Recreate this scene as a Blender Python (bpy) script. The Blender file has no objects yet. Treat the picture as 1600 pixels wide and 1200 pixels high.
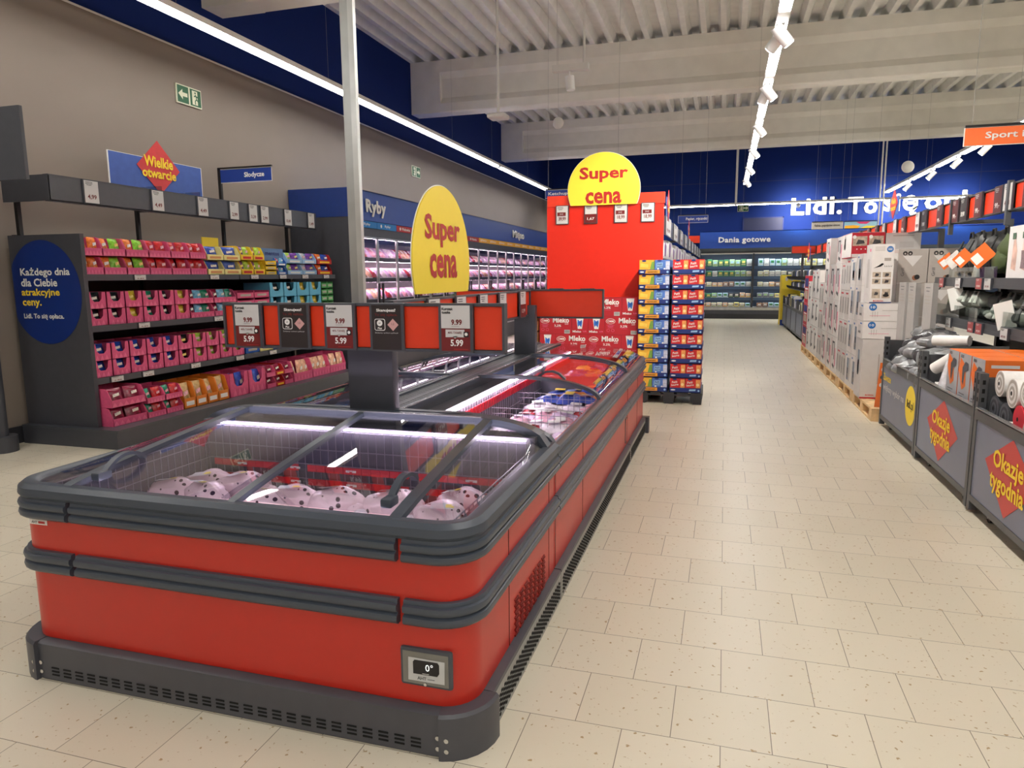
import bpy, bmesh, math, random
from mathutils import Vector, Matrix
random.seed(11)
S = bpy.context.scene
COL = S.collection
rnd = random.uniform

# ------------------------------------------------------------------ camera
cam = bpy.data.cameras.new('camera')
cam.sensor_fit = 'HORIZONTAL'
cam.sensor_width = 36.0
cam.lens = 36.0 * 1100.06 / 1600.0
cam.clip_start = 0.05
cam.clip_end = 200
camo = bpy.data.objects.new('camera', cam)
COL.objects.link(camo)
YAW, PITCH, ROLL = [math.radians(a) for a in (16.714, 8.689, 0.4726)]
_k = Vector((-math.sin(YAW) * math.cos(PITCH), math.cos(YAW) * math.cos(PITCH), -math.sin(PITCH)))
_r0 = Vector((math.cos(YAW), math.sin(YAW), 0))
_d0 = _k.cross(_r0)
_r = _r0 * math.cos(ROLL) + _d0 * math.sin(ROLL)
_d = -_r0 * math.sin(ROLL) + _d0 * math.cos(ROLL)
camo.matrix_world = Matrix(((_r.x, -_d.x, -_k.x, 0), (_r.y, -_d.y, -_k.y, 0), (_r.z, -_d.z, -_k.z, 1.65), (0, 0, 0, 1)))
S.camera = camo

# ------------------------------------------------------------------ world, exposure
w = bpy.data.worlds.new('world')
w.use_nodes = True
w.node_tree.nodes['Background'].inputs[0].default_value = (0.9, 0.95, 1, 1)
w.node_tree.nodes['Background'].inputs[1].default_value = 0.12
S.world = w
S.view_settings.view_transform = 'Standard'
S.view_settings.look = 'None'
S.view_settings.gamma = 1
S.view_settings.use_curve_mapping = False
S.view_settings.exposure = EXPOSURE = 0.0
S.cycles.max_bounces = 10
S.cycles.transparent_max_bounces = 24
S.cycles.caustics_reflective = False
S.cycles.caustics_refractive = False
S.cycles.sample_clamp_indirect = 6
LED = 37.0          # radiance of the ceiling LED lines

# ------------------------------------------------------------------ materials
def lin(c):
    c = c / 255.0
    return c / 12.92 if c <= 0.04045 else ((c + 0.055) / 1.055) ** 2.4
def rgb(c):
    return (lin(c[0]), lin(c[1]), lin(c[2]), 1)
MATS = {}
def mat(name, c, rough=0.5, metal=0.0, emit=0.0, coat=0.0, noise=0.06, scale=14.0, bump=0.0, ecol=None, spec=0.5):
    if name in MATS:
        return MATS[name]
    m = bpy.data.materials.new(name)
    m.use_nodes = True
    nt = m.node_tree
    b = nt.nodes['Principled BSDF']
    col = rgb(c)
    b.inputs['Base Color'].default_value = col
    b.inputs['Roughness'].default_value = rough
    b.inputs['Metallic'].default_value = metal
    b.inputs['Specular IOR Level'].default_value = spec
    b.inputs['Coat Weight'].default_value = coat
    b.inputs['Coat Roughness'].default_value = 0.08
    if emit:
        b.inputs['Emission Color'].default_value = rgb(ecol or c)
        b.inputs['Emission Strength'].default_value = emit
    if noise or bump:
        tc = nt.nodes.new('ShaderNodeTexCoord')
        n = nt.nodes.new('ShaderNodeTexNoise')
        n.inputs['Scale'].default_value = scale
        n.inputs['Detail'].default_value = 3
        nt.links.new(tc.outputs['Object'], n.inputs['Vector'])
        if noise:
            r = nt.nodes.new('ShaderNodeValToRGB')
            r.color_ramp.elements[0].position = 0.3
            r.color_ramp.elements[1].position = 0.7
            r.color_ramp.elements[0].color = (col[0] * (1 - noise), col[1] * (1 - noise), col[2] * (1 - noise), 1)
            r.color_ramp.elements[1].color = (min(1, col[0] * (1 + noise)), min(1, col[1] * (1 + noise)), min(1, col[2] * (1 + noise)), 1)
            nt.links.new(n.outputs['Fac'], r.inputs['Fac'])
            nt.links.new(r.outputs['Color'], b.inputs['Base Color'])
        if bump:
            bp = nt.nodes.new('ShaderNodeBump')
            bp.inputs['Strength'].default_value = bump
            bp.inputs['Distance'].default_value = 0.01
            nt.links.new(n.outputs['Fac'], bp.inputs['Height'])
            nt.links.new(bp.outputs['Normal'], b.inputs['Normal'])
    MATS[name] = m
    return m
def glass(name, tint, gl=1.0, rough=0.0):
    if name in MATS:
        return MATS[name]
    m = bpy.data.materials.new(name)
    m.use_nodes = True
    nt = m.node_tree
    nt.nodes.clear()
    o = nt.nodes.new('ShaderNodeOutputMaterial')
    t = nt.nodes.new('ShaderNodeBsdfTransparent')
    t.inputs[0].default_value = rgb(tint)
    g = nt.nodes.new('ShaderNodeBsdfGlossy')
    g.inputs['Roughness'].default_value = rough
    g.inputs[0].default_value = (gl, gl, gl, 1)
    f = nt.nodes.new('ShaderNodeFresnel')
    ge = nt.nodes.new('ShaderNodeNewGeometry')      # same reflectance on both faces of the thin sheet
    io = nt.nodes.new('ShaderNodeMix')
    io.inputs[2].default_value = 1.45
    io.inputs[3].default_value = 1 / 1.45
    nt.links.new(ge.outputs['Backfacing'], io.inputs[0])
    nt.links.new(io.outputs[0], f.inputs[0])
    x = nt.nodes.new('ShaderNodeMixShader')
    nt.links.new(f.outputs[0], x.inputs[0])
    nt.links.new(t.outputs[0], x.inputs[1])
    nt.links.new(g.outputs[0], x.inputs[2])
    nt.links.new(x.outputs[0], o.inputs[0])
    MATS[name] = m
    return m
def led_mat(name, c, strength):
    return mat(name, c, 0.4, emit=strength, noise=0, ecol=c)

# ------------------------------------------------------------------ mesh building
_text_cache = {}
def text_mesh(s, bold=0.018, ex=0.0):
    key = (s, bold, ex)
    if key not in _text_cache:
        c = bpy.data.curves.new('lettering', 'FONT')
        c.body = s
        c.size = 1
        c.offset = bold
        c.extrude = ex
        c.resolution_u = 2
        c.space_line = 0.9
        c.space_character = 1.09 if ex else 1.0
        o = bpy.data.objects.new('lettering', c)
        me = bpy.data.meshes.new_from_object(o)
        vs = [tuple(v.co) for v in me.vertices]
        fs = [tuple(p.vertices) for p in me.polygons]
        bpy.data.objects.remove(o)
        bpy.data.meshes.remove(me)
        x0 = min(v[0] for v in vs); x1 = max(v[0] for v in vs)
        y0 = min(v[1] for v in vs); y1 = max(v[1] for v in vs)
        _text_cache[key] = (vs, fs, x0, x1, y0, y1)
    return _text_cache[key]
ROOT_AT = {}
class MB:
    def __init__(s):
        s.v = []; s.f = []; s.fm = []; s.sm = []; s.mats = []
    def mi(s, m):
        if m not in s.mats:
            s.mats.append(m)
        return s.mats.index(m)
    def add(s, vs, fs, m, smooth=False):
        o = len(s.v)
        k = s.mi(m)
        s.v.extend([tuple(v) for v in vs])
        for f in fs:
            s.f.append(tuple(i + o for i in f)); s.fm.append(k); s.sm.append(smooth)
        return s
    def box(s, x0, x1, y0, y1, z0, z1, m):
        vs = [(x0, y0, z0), (x1, y0, z0), (x1, y1, z0), (x0, y1, z0), (x0, y0, z1), (x1, y0, z1), (x1, y1, z1), (x0, y1, z1)]
        return s.add(vs, [(0, 3, 2, 1), (4, 5, 6, 7), (0, 1, 5, 4), (1, 2, 6, 5), (2, 3, 7, 6), (3, 0, 4, 7)], m)
    def rbox(s, x0, x1, y0, y1, z0, z1, r, m, seg=2, smooth=True):
        bm = bmesh.new()
        bmesh.ops.create_cube(bm, size=1)
        for v in bm.verts:
            v.co = ((x0 + x1) / 2 + v.co.x * (x1 - x0), (y0 + y1) / 2 + v.co.y * (y1 - y0), (z0 + z1) / 2 + v.co.z * (z1 - z0))
        bmesh.ops.bevel(bm, geom=list(bm.edges), offset=r, segments=seg, affect='EDGES', profile=0.5)
        bm.verts.index_update()
        s.add([v.co[:] for v in bm.verts], [[v.index for v in f.verts] for f in bm.faces], m, smooth)
        bm.free()
        return s
    def prism(s, poly, ax, a0, a1, m, smooth=False):
        def P(p, a):
            return (a, p[0], p[1]) if ax == 'x' else (p[0], a, p[1]) if ax == 'y' else (p[0], p[1], a)
        n = len(poly)
        vs = [P(p, a0) for p in poly] + [P(p, a1) for p in poly]
        s.add(vs, [(i, (i + 1) % n, (i + 1) % n + n, i + n) for i in range(n)], m, smooth)
        s.add(vs, [tuple(range(n))[::-1], tuple(range(n, 2 * n))], m)
        return s
    def tube(s, pts, r, m, n=8, flat=1.0):
        pts = [Vector(p) for p in pts]
        vs = []; fs = []
        up = Vector((0, 0, 1))
        for i, p in enumerate(pts):
            a = pts[max(0, i - 1)]; b = pts[min(len(pts) - 1, i + 1)]
            t = (b - a).normalized()
            u = t.cross(up)
            if u.length < 1e-4:
                u = t.cross(Vector((0, 1, 0)))
            u.normalize()
            w_ = u.cross(t).normalized()
            for k in range(n):
                an = 2 * math.pi * k / n
                vs.append(p + u * math.cos(an) * r + w_ * math.sin(an) * r * flat)
        for i in range(len(pts) - 1):
            for k in range(n):
                fs.append((i * n + k, i * n + (k + 1) % n, (i + 1) * n + (k + 1) % n, (i + 1) * n + k))
        s.add(vs, fs, m, True)
        s.add(vs, [tuple(range(n))[::-1], tuple(range((len(pts) - 1) * n, len(pts) * n))], m)
        return s
    def bar(s, pts, w_, h, m, up=(0, 0, 1)):
        """rectangular bar along pts, w_ across, h along up"""
        pts = [Vector(p) for p in pts]
        upv = Vector(up)
        vs = []; fs = []
        for i, p in enumerate(pts):
            t = (pts[min(len(pts) - 1, i + 1)] - pts[max(0, i - 1)]).normalized()
            u = t.cross(upv).normalized()
            q = u.cross(t).normalized()
            for a, b in ((-1, -1), (1, -1), (1, 1), (-1, 1)):
                vs.append(p + u * a * w_ / 2 + q * b * h / 2)
        for i in range(len(pts) - 1):
            for k in range(4):
                fs.append((i * 4 + k, i * 4 + (k + 1) % 4, i * 4 + 4 + (k + 1) % 4, i * 4 + 4 + k))
        fs.append((3, 2, 1, 0)); n = (len(pts) - 1) * 4
        fs.append((n, n + 1, n + 2, n + 3))
        return s.add(vs, fs, m)
    def cyl(s, p0, p1, r, m, n=16, r1=None, smooth=True):
        p0 = Vector(p0); p1 = Vector(p1)
        t = (p1 - p0).normalized()
        u = t.cross(Vector((0, 0, 1)))
        if u.length < 1e-4:
            u = Vector((1, 0, 0))
        u.normalize(); q = t.cross(u)
        r1 = r if r1 is None else r1
        vs = [p + (u * math.cos(2 * math.pi * k / n) + q * math.sin(2 * math.pi * k / n)) * rr for p, rr in ((p0, r), (p1, r1)) for k in range(n)]
        s.add(vs, [(k, (k + 1) % n, n + (k + 1) % n, n + k) for k in range(n)], m, smooth)
        s.add(vs, [tuple(range(n))[::-1], tuple(range(n, 2 * n))], m)
        return s
    def sweep(s, prof, path, m, closed=False, smooth=True, caps=True):
        """profile (outward offset, z) swept along an XY path; outward = right-hand side of travel"""
        P = [Vector((p[0], p[1])) for p in path]
        n = len(P); k = len(prof)
        vs = []
        for i in range(n):
            if closed:
                a, b = P[i - 1], P[(i + 1) % n]
            else:
                a, b = P[max(0, i - 1)], P[min(n - 1, i + 1)]
            d1 = (P[i] - a); d2 = (b - P[i])
            d1 = d1.normalized() if d1.length > 1e-9 else d2.normalized()
            d2 = d2.normalized() if d2.length > 1e-9 else d1
            t = (d1 + d2).normalized()
            nrm = Vector((t.y, -t.x))
            sc = 1 / max(0.35, math.sqrt(max(0, (1 + d1.dot(d2)) / 2)))
            for o, z in prof:
                q = P[i] + nrm * o * sc
                vs.append((q.x, q.y, z))
        fs = []
        for i in range(n if closed else n - 1):
            j = (i + 1) % n
            for c in range(k):
                d = (c + 1) % k
                fs.append((i * k + c, i * k + d, j * k + d, j * k + c))
        s.add(vs, fs, m, smooth)
        if caps and not closed:
            s.add(vs, [tuple(range(k)), tuple(range((n - 1) * k, n * k))[::-1]], m)
        return s
    def surf(s, fn, nu, nv, m, th=0.0, smooth=True):
        vs = [Vector(fn(i / nu, j / nv)) for i in range(nu + 1) for j in range(nv + 1)]
        q = nv + 1
        fs = [(i * q + j, (i + 1) * q + j, (i + 1) * q + j + 1, i * q + j + 1) for i in range(nu) for j in range(nv)]
        if th:
            nn = len(vs)
            vs = vs + [v - Vector((0, 0, th)) for v in vs]
            fs = fs + [tuple(a + nn for a in f[::-1]) for f in fs]
            edge = [i * q for i in range(nu + 1)] + [nu * q + j for j in range(1, nv + 1)] + [i * q + nv for i in range(nu - 1, -1, -1)] + [j for j in range(nv - 1, 0, -1)]
            fs += [(edge[i], edge[(i + 1) % len(edge)], edge[(i + 1) % len(edge)] + nn, edge[i] + nn) for i in range(len(edge))]
        return s.add(vs, fs, m, smooth)
    def ell(s, c, r, m, nu=12, nv=8, fn=None):
        vs = []; fs = []
        for j in range(nv + 1):
            ph = math.pi * j / nv
            for i in range(nu):
                th = 2 * math.pi * i / nu
                d = Vector((math.sin(ph) * math.cos(th), math.sin(ph) * math.sin(th), math.cos(ph)))
                k = fn(d) if fn else 1
                vs.append((c[0] + d.x * r[0] * k, c[1] + d.y * r[1] * k, c[2] + d.z * r[2] * k))
        for j in range(nv):
            for i in range(nu):
                fs.append((j * nu + i, (j + 1) * nu + i, (j + 1) * nu + (i + 1) % nu, j * nu + (i + 1) % nu))
        return s.add(vs, fs, m, True)
    def quad(s, o, ux, uy, w_, h, m, lift=0.0015):
        """flat printed rectangle, centred on o"""
        o = Vector(o); ux = Vector(ux).normalized(); uy = Vector(uy).normalized()
        n = ux.cross(uy).normalized()
        o = o + n * lift
        return s.add([o - ux * w_ / 2 - uy * h / 2, o + ux * w_ / 2 - uy * h / 2, o + ux * w_ / 2 + uy * h / 2, o - ux * w_ / 2 + uy * h / 2], [(0, 1, 2, 3)], m)
    def poly(s, o, ux, uy, pts, m, lift=0.0015, depth=0.0):
        o = Vector(o); ux = Vector(ux).normalized(); uy = Vector(uy).normalized()
        n = ux.cross(uy).normalized()
        vs = [o + n * lift + ux * p[0] + uy * p[1] for p in pts]
        k = len(vs)
        if not depth:
            return s.add(vs, [tuple(range(k))], m)
        vs = vs + [v - n * depth for v in vs]
        return s.add(vs, [tuple(range(k)), tuple(range(k, 2 * k))[::-1]] + [(i, i + k, (i + 1) % k + k, (i + 1) % k) for i in range(k)], m)
    def disc(s, o, ux, uy, r, m, lift=0.0015, n=24, ry=None):
        ry = ry or r
        return s.poly(o, ux, uy, [(r * math.cos(2 * math.pi * i / n), ry * math.sin(2 * math.pi * i / n)) for i in range(n)], m, lift)
    def text(s, t, o, ux, uy, m, h=None, w_=None, al='c', lift=0.003, bold=0.018, ex=0.0):
        """lettering; o is its centre (al c) or its left middle (al l); h = height of the drawn box, w_ = its width"""
        fat = max(0.0, bold - .02) if ex else 0.0
        vs, fs, x0, x1, y0, y1 = text_mesh(t, min(bold, .02) if ex else bold, ex)
        o = Vector(o); ux = Vector(ux).normalized(); uy = Vector(uy).normalized()
        n = ux.cross(uy).normalized()
        sy = h / (y1 - y0) if h else None
        sx = w_ / (x1 - x0) if w_ else sy
        sy = sy or sx
        ox = (x0 + x1) / 2 if al == 'c' else x0
        oy = (y0 + y1) / 2
        for q, (dx, dy) in enumerate(((0, 0), (fat, 0), (-fat, 0), (0, fat), (0, -fat)) if fat else ((0, 0),)):
            s.add([o + ux * ((v[0] - ox + dx) * sx) + uy * ((v[1] - oy + dy) * sy) + n * (lift + q * .0015 + v[2] * sx) for v in vs], fs, m)
        return s
    def build(s, name, parent=None, at=None, **props):
        at = Vector(at) if at is not None else Vector((0, 0, 0))
        if parent is not None:
            at = ROOT_AT[parent.name]
        me = bpy.data.meshes.new(name)
        me.from_pydata([(v[0] - at.x, v[1] - at.y, v[2] - at.z) for v in s.v], [], s.f)
        for m in s.mats:
            me.materials.append(m)
        me.polygons.foreach_set('material_index', s.fm)
        me.polygons.foreach_set('use_smooth', s.sm)
        me.update()
        if any(s.sm):
            me.set_sharp_from_angle(angle=math.radians(38))
        o = bpy.data.objects.new(name, me)
        COL.objects.link(o)
        ROOT_AT[o.name] = at
        if parent is not None:
            o.parent = parent
        else:
            o.location = at
        for k, v in props.items():
            o[k] = v
        return o
def thing(name, label, cat, at=(0, 0, 0), group=None):
    o = bpy.data.objects.new(name, None)
    o.empty_display_size = 0.1
    COL.objects.link(o)
    o.location = at
    ROOT_AT[o.name] = Vector(at)
    o['label'] = label
    o['category'] = cat
    if group:
        o['group'] = group
    return o
def tag(o, label, cat, group=None):
    o['label'] = label; o['category'] = cat
    if group:
        o['group'] = group
    return o
KIDS = {}
def kids(o):
    return [c for c in COL.objects if c.parent == o]
def dup(o, loc, label, rotz=None, group=None, tree=None):
    """copy of a thing with its parts and sub-parts"""
    r = o.copy()
    COL.objects.link(r)
    r.location = loc
    if rotz is not None:
        r.rotation_euler = (0, 0, rotz)
    if label:
        r['label'] = label
    if group:
        r['group'] = group
    if o.name not in KIDS:
        KIDS[o.name] = [(c, kids(c)) for c in kids(o)]
    for c, gs in KIDS[o.name]:
        d = c.copy(); COL.objects.link(d); d.parent = r
        for g in gs:
            e = g.copy(); COL.objects.link(e); e.parent = d
    return r
ORD = 'zeroth first second third fourth fifth sixth seventh eighth ninth tenth eleventh twelfth thirteenth fourteenth fifteenth sixteenth seventeenth eighteenth nineteenth'.split()
def ordw(n):
    if n < 20:
        return ORD[n]
    t = {2: ('twentieth', 'twenty'), 3: ('thirtieth', 'thirty'), 4: ('fortieth', 'forty'), 5: ('fiftieth', 'fifty')}[n // 10]
    return t[0] if n % 10 == 0 else t[1] + '-' + ORD[n % 10]
def struct(o):
    o['kind'] = 'structure'
    return o
X, Y, Z = Vector((1, 0, 0)), Vector((0, 1, 0)), Vector((0, 0, 1))

# ------------------------------------------------------------------ palette
M_red = mat('cabinet red', (190, 40, 26), 0.36, coat=0.12, noise=0.02)
M_grey = mat('anthracite plastic', (70, 73, 80), 0.38, noise=0.05)
M_grey_d = mat('anthracite metal', (66, 68, 75), 0.42, noise=0.05)
M_grey_dd = mat('charcoal steel', (48, 49, 54), 0.5, noise=0.05)
M_black = mat('black plastic', (16, 16, 18), 0.5, noise=0)
M_blackm = mat('black shadow gap', (8, 8, 9), 0.9, noise=0)
M_white = mat('white print', (238, 238, 234), 0.5, noise=0)
M_whitem = mat('white enamel', (226, 224, 218), 0.4, noise=0.02)
M_alu = mat('brushed aluminium', (190, 192, 190), 0.35, metal=0.85, noise=0.12, scale=6)
M_steel = mat('bright steel', (205, 206, 205), 0.25, metal=0.9, noise=0)
M_yel = mat('sign yellow', (250, 222, 62), 0.5, noise=0.01)
M_yelt = mat('lettering yellow', (250, 216, 50), 0.5, noise=0)
M_redp = mat('lettering red', (176, 36, 30), 0.5, noise=0)
M_redb = mat('board red', (222, 38, 14), 0.42, noise=0.02)
M_redr = mat('rail red insert', (222, 58, 22), 0.4, noise=0.02)
M_blue = mat('sign blue', (28, 62, 150), 0.45, noise=0.02)
M_bluec = mat('canopy blue', (30, 72, 160), 0.4, noise=0.03)
M_blued = mat('round sign blue', (0, 42, 120), 0.45, noise=0.02)
M_darkred = mat('label dark red', (110, 22, 22), 0.45, noise=0)
M_lab = mat('label white', (206, 206, 204), 0.45, noise=0)
M_ink = mat('ink black', (24, 22, 24), 0.5, noise=0)
M_brown = mat('label brown black', (40, 32, 32), 0.45, noise=0)
M_lid = glass('freezer lid glass', (236, 236, 240))
M_pane = glass('door glass', (244, 246, 246), 0.6)
M_clear = glass('clear plastic', (226, 230, 228))
M_led = led_mat('led diffuser', (255, 252, 248), LED)
M_ledcold = led_mat('cabinet led', (252, 240, 250), 11)
M_pink = mat('candy carton pink', (214, 84, 128), 0.5, noise=0.08, scale=30)
M_pinkd = mat('candy carton inside', (150, 120, 120), 0.6, noise=0.08)
M_card = mat('grey cardboard', (176, 170, 162), 0.7, noise=0.05)
M_wood = mat('pallet wood', (222, 188, 140), 0.7, noise=0.2, scale=9)
M_navy = mat('carton navy', (32, 52, 120), 0.45, noise=0.03)
# ================================================================== the setting
WX0, WX1, WY0, WY1 = -6.9, 13.0, -6.5, 28.9
# floor tiles: running bond, 0.348 x 0.338
mf = bpy.data.materials.new('floor tile')
mf.use_nodes = True
nt = mf.node_tree
b = nt.nodes['Principled BSDF']
tc = nt.nodes.new('ShaderNodeTexCoord')
mp = nt.nodes.new('ShaderNodeMapping')
TW, TH = 0.348, 0.338
mp.inputs['Location'].default_value = (-0.565 - TW / 2, -3.735, 0)
br = nt.nodes.new('ShaderNodeTexBrick')
br.offset = 0.5
br.offset_frequency = 2
br.inputs['Scale'].default_value = 1
br.inputs['Brick Width'].default_value = TW
br.inputs['Row Height'].default_value = TH
br.inputs['Mortar Size'].default_value = 0.0016
br.inputs['Mortar Smooth'].default_value = 0.1
br.inputs['Bias'].default_value = 0
br.inputs['Color1'].default_value = rgb((220, 211, 190))
br.inputs['Color2'].default_value = rgb((225, 216, 196))
br.inputs['Mortar'].default_value = rgb((132, 122, 104))
nt.links.new(tc.outputs['Object'], mp.inputs['Vector'])
nt.links.new(mp.outputs['Vector'], br.inputs['Vector'])
sp = nt.nodes.new('ShaderNodeTexNoise')
sp.inputs['Scale'].default_value = 42
sp.inputs['Detail'].default_value = 2
nt.links.new(tc.outputs['Object'], sp.inputs['Vector'])
rp = nt.nodes.new('ShaderNodeValToRGB')
rp.color_ramp.elements[0].position = 0.66; rp.color_ramp.elements[0].color = (0, 0, 0, 1)
rp.color_ramp.elements[1].position = 0.71; rp.color_ramp.elements[1].color = (1, 1, 1, 1)
nt.links.new(sp.outputs['Fac'], rp.inputs['Fac'])
mx = nt.nodes.new('ShaderNodeMix'); mx.data_type = 'RGBA'
mx.inputs['B'].default_value = rgb((176, 150, 108))
nt.links.new(rp.outputs['Color'], mx.inputs['Factor'])
nt.links.new(br.outputs['Color'], mx.inputs['A'])
nt.links.new(mx.outputs['Result'], b.inputs['Base Color'])
b.inputs['Roughness'].default_value = 0.33
b.inputs['Specular IOR Level'].default_value = 0.45
bp = nt.nodes.new('ShaderNodeBump'); bp.inputs['Strength'].default_value = 0.35; bp.inputs['Distance'].default_value = 0.001; bp.invert = True
nt.links.new(br.outputs['Fac'], bp.inputs['Height'])
nt.links.new(bp.outputs['Normal'], b.inputs['Normal'])
o = MB().box(WX0, WX1, WY0, WY1, -0.08, 0.0, mf).build('floor')
struct(o)

M_wall = mat('wall paint warm grey', (138, 127, 117), 0.8, noise=0.02, scale=2)
M_wallblue = mat('wall paint blue', (16, 38, 98), 0.75, noise=0.02, scale=2, spec=.15)
M_seam = mat('wall seam', (14, 30, 84), 0.7, noise=0)
M_conc = mat('concrete beam', (238, 235, 226), 0.8, noise=0.04, scale=3)
M_deck = mat('steel roof deck', (232, 231, 226), 0.5, metal=0.0, noise=0.05, scale=5)
HB = 4.62
m = MB()
m.box(WX0 - 0.2, WX0, WY0, WY1, 0, HB, M_wall)
m.box(WX0 - 0.2, WX0 + 0.004, WY0, WY1, HB - 0.012, HB + 0.012, M_whitem)
m.box(WX0 - 0.2, WX0, WY0, WY1, HB, 6.7, M_wallblue)
struct(m.build('wall_left'))
m = MB().box(WX0, WX1, WY1, WY1 + 0.2, 0, 6.7, M_wallblue)
for x in (-4.6, -2.0, 0.6, 3.2, 5.8, 8.4, 11.0):
    m.box(x - 0.012, x + 0.012, WY1 - 0.004, WY1, 3.3, 6.7, M_seam)
m.box(WX0, WX1, WY1 - 0.004, WY1, 5.10, 5.13, M_seam)
m.box(0.95, 1.0, WY1 - 0.004, WY1, 5.13, 5.75, M_seam)
struct(m.build('wall_back'))
struct(MB().box(WX1, WX1 + 0.2, WY0, WY1, 0, 6.7, M_wall).build('wall_right'))
struct(MB().box(WX0, WX1, WY0 - 0.2, WY0, 0, 6.7, M_wall).build('wall_front'))
struct(MB().box(WX0, WX0 + 0.03, WY0, 10.2, 0, 0.17, M_grey_dd).build('baseboard_left'))
# trapezoidal roof deck
poly = []
x = WX0
ZL, ZU, PT = 6.37, 6.53, 0.37
while x < WX1:
    poly += [(x, ZL), (x + 0.10, ZL), (x + 0.16, ZU), (x + 0.31, ZU)]
    x += PT
poly += [(x, ZL)]
top = [(x, 6.7), (WX0, 6.7)]
m = MB()
vs = [(p[0], WY0, p[1]) for p in poly] + [(p[0], WY1, p[1]) for p in poly]
n = len(poly)
m.add(vs, [(i, i + 1, i + 1 + n, i + n) for i in range(n - 1)], M_deck)
m.box(WX0 - 0.2, WX1 + 0.2, WY0 - 0.2, WY1 + 0.2, 6.7, 6.8, M_deck)
struct(m.build('ceiling'))
for yc in (2.03, 8.76, 15.49, 22.22):
    sec = [(-.21, 5.29), (-.19, 5.27), (.19, 5.27), (.21, 5.29), (.21, 5.46), (.10, 5.60), (.10, 6.0), (.21, 6.12), (.21, 6.37), (-.21, 6.37), (-.21, 6.12), (-.10, 6.0), (-.10, 5.60), (-.21, 5.46)]
    m = MB().prism([(yc + p[0], p[1]) for p in sec], 'x', -6.2, WX1, M_conc)
    m.box(WX0, -6.2, yc - 0.21, yc + 0.21, 5.27, 6.37, M_conc)
    struct(m.build('ceiling_beam'))
# dark service hatch in the blue back wall
m = MB().box(0.62, 2.0, 28.83, 28.899, 3.0, 3.75, mat('hatch blue black', (12, 20, 58), 0.6))
m.box(0.58, 0.62, 28.82, 28.899, 3.0, 3.79, M_seam).box(2.0, 2.04, 28.82, 28.899, 3.0, 3.79, M_seam).box(0.58, 2.04, 28.82, 28.899, 3.75, 3.79, M_seam)
struct(m.build('trim_1'))

# ================================================================== lamps
M_cable = mat('steel cable', (150, 150, 150), .5, noise=0)
def wire(m, x, y, z, zt=6.36, r=0.003):
    m.cyl((x, y, z), (x, y, zt), min(r, .0016), M_cable, 6)
def led_line(label, segs, ax, c, z, span, wires, group='suspended LED lines'):
    """one suspended line: housing + LED diffusers (segs along the axis)"""
    if ax == 'y':
        t = thing('linear_light', label, 'light', (c, span[0], z), group)
        MB().box(c - .06, c + .06, span[0], span[1], z + 0.012, z + .08, M_whitem).build('housing', t)
    else:
        t = thing('linear_light', label, 'light', (span[0], c, z), group)
        MB().box(span[0], span[1], c - .06, c + .06, z + 0.012, z + .08, M_whitem).build('housing', t)
    for a, bb in segs:
        m = MB()
        if ax == 'y':
            m.box(c - .052, c + .052, a, bb, z - .01, z + .012, M_led)
        else:
            m.box(a, bb, c - .052, c + .052, z - .01, z + .012, M_led)
        m.build('diffuser', t)
    for y in wires:
        m = MB()
        if ax == 'y':
            wire(m, c, y, z + .08)
        else:
            wire(m, y, c, z + .08)
        m.build('suspension_wire', t)
    return t
led_line('long white LED line hung along the beige and blue side wall', [(-6, 1.5), (1.55, 6.0), (6.04, 11.5), (11.54, 18.4), (18.85, 24.7)], 'y', -5.9, 4.545, (-6, 25.0), [3.1, 6.9, 10.05, 15.2, 18.0, 21.5])
MB().box(-5.962, -5.957, -6, 25.0, 4.522, 4.625, M_whitem).build('reflector_lip', [o for o in COL.objects if o.name == 'linear_light'][0])  # thin baffle added to hold the line's light off the upper wall
YS = [3.3, 5.7, 8.05, 10.4, 12.95, 15.3, 17.7, 20.1]
segs = []
prev = -6.0
for y in YS + [22.0]:
    segs.append((prev, y - 0.22)); prev = y + 0.12
led_line('white LED track with spotlights hung over the middle of the aisle', segs, 'y', 0.47, 4.2, (-6, 22.1), [4.5, 9.2, 14.0, 18.9])
YT = [6.0, 8.6, 11.2, 13.8, 16.4, 18.2, 20.2, 22.6]
segs = []
prev = 3.0
for y in YT + [25.8]:
    segs.append((prev, y - 0.22)); prev = y + 0.14
led_line('sloping-looking LED track with spotlights over the promotion goods', segs, 'y', 4.85, 4.2, (3.0, 25.9), [9, 15, 21.0])
led_line('straight LED line hung in front of the blue end wall', [(-6.2, -2.2), (-2.1, 5.15), (5.8, 8.1), (8.2, 12)], 'x', 27.5, 4.14, (-6.3, 12.3), [-5, -1, 3.4, 6.5, 10])
led_line('LED line far over the next aisle beyond the promotion goods', [(-5, 2), (2.2, 9), (9.2, 20)], 'y', 9.3, 4.2, (-6, 21), [0, 8, 16])  # out of view, added to help light the shop
led_line('LED line crossing the shop behind the camera side', [(-3.5, 9)], 'x', -3.4, 4.3, (-4, 10), [-2, 4])
M_spot = mat('spot head white', (246, 246, 244), 0.35, noise=0)
M_lens = led_mat('spot lens', (255, 248, 234), 60)
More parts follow.
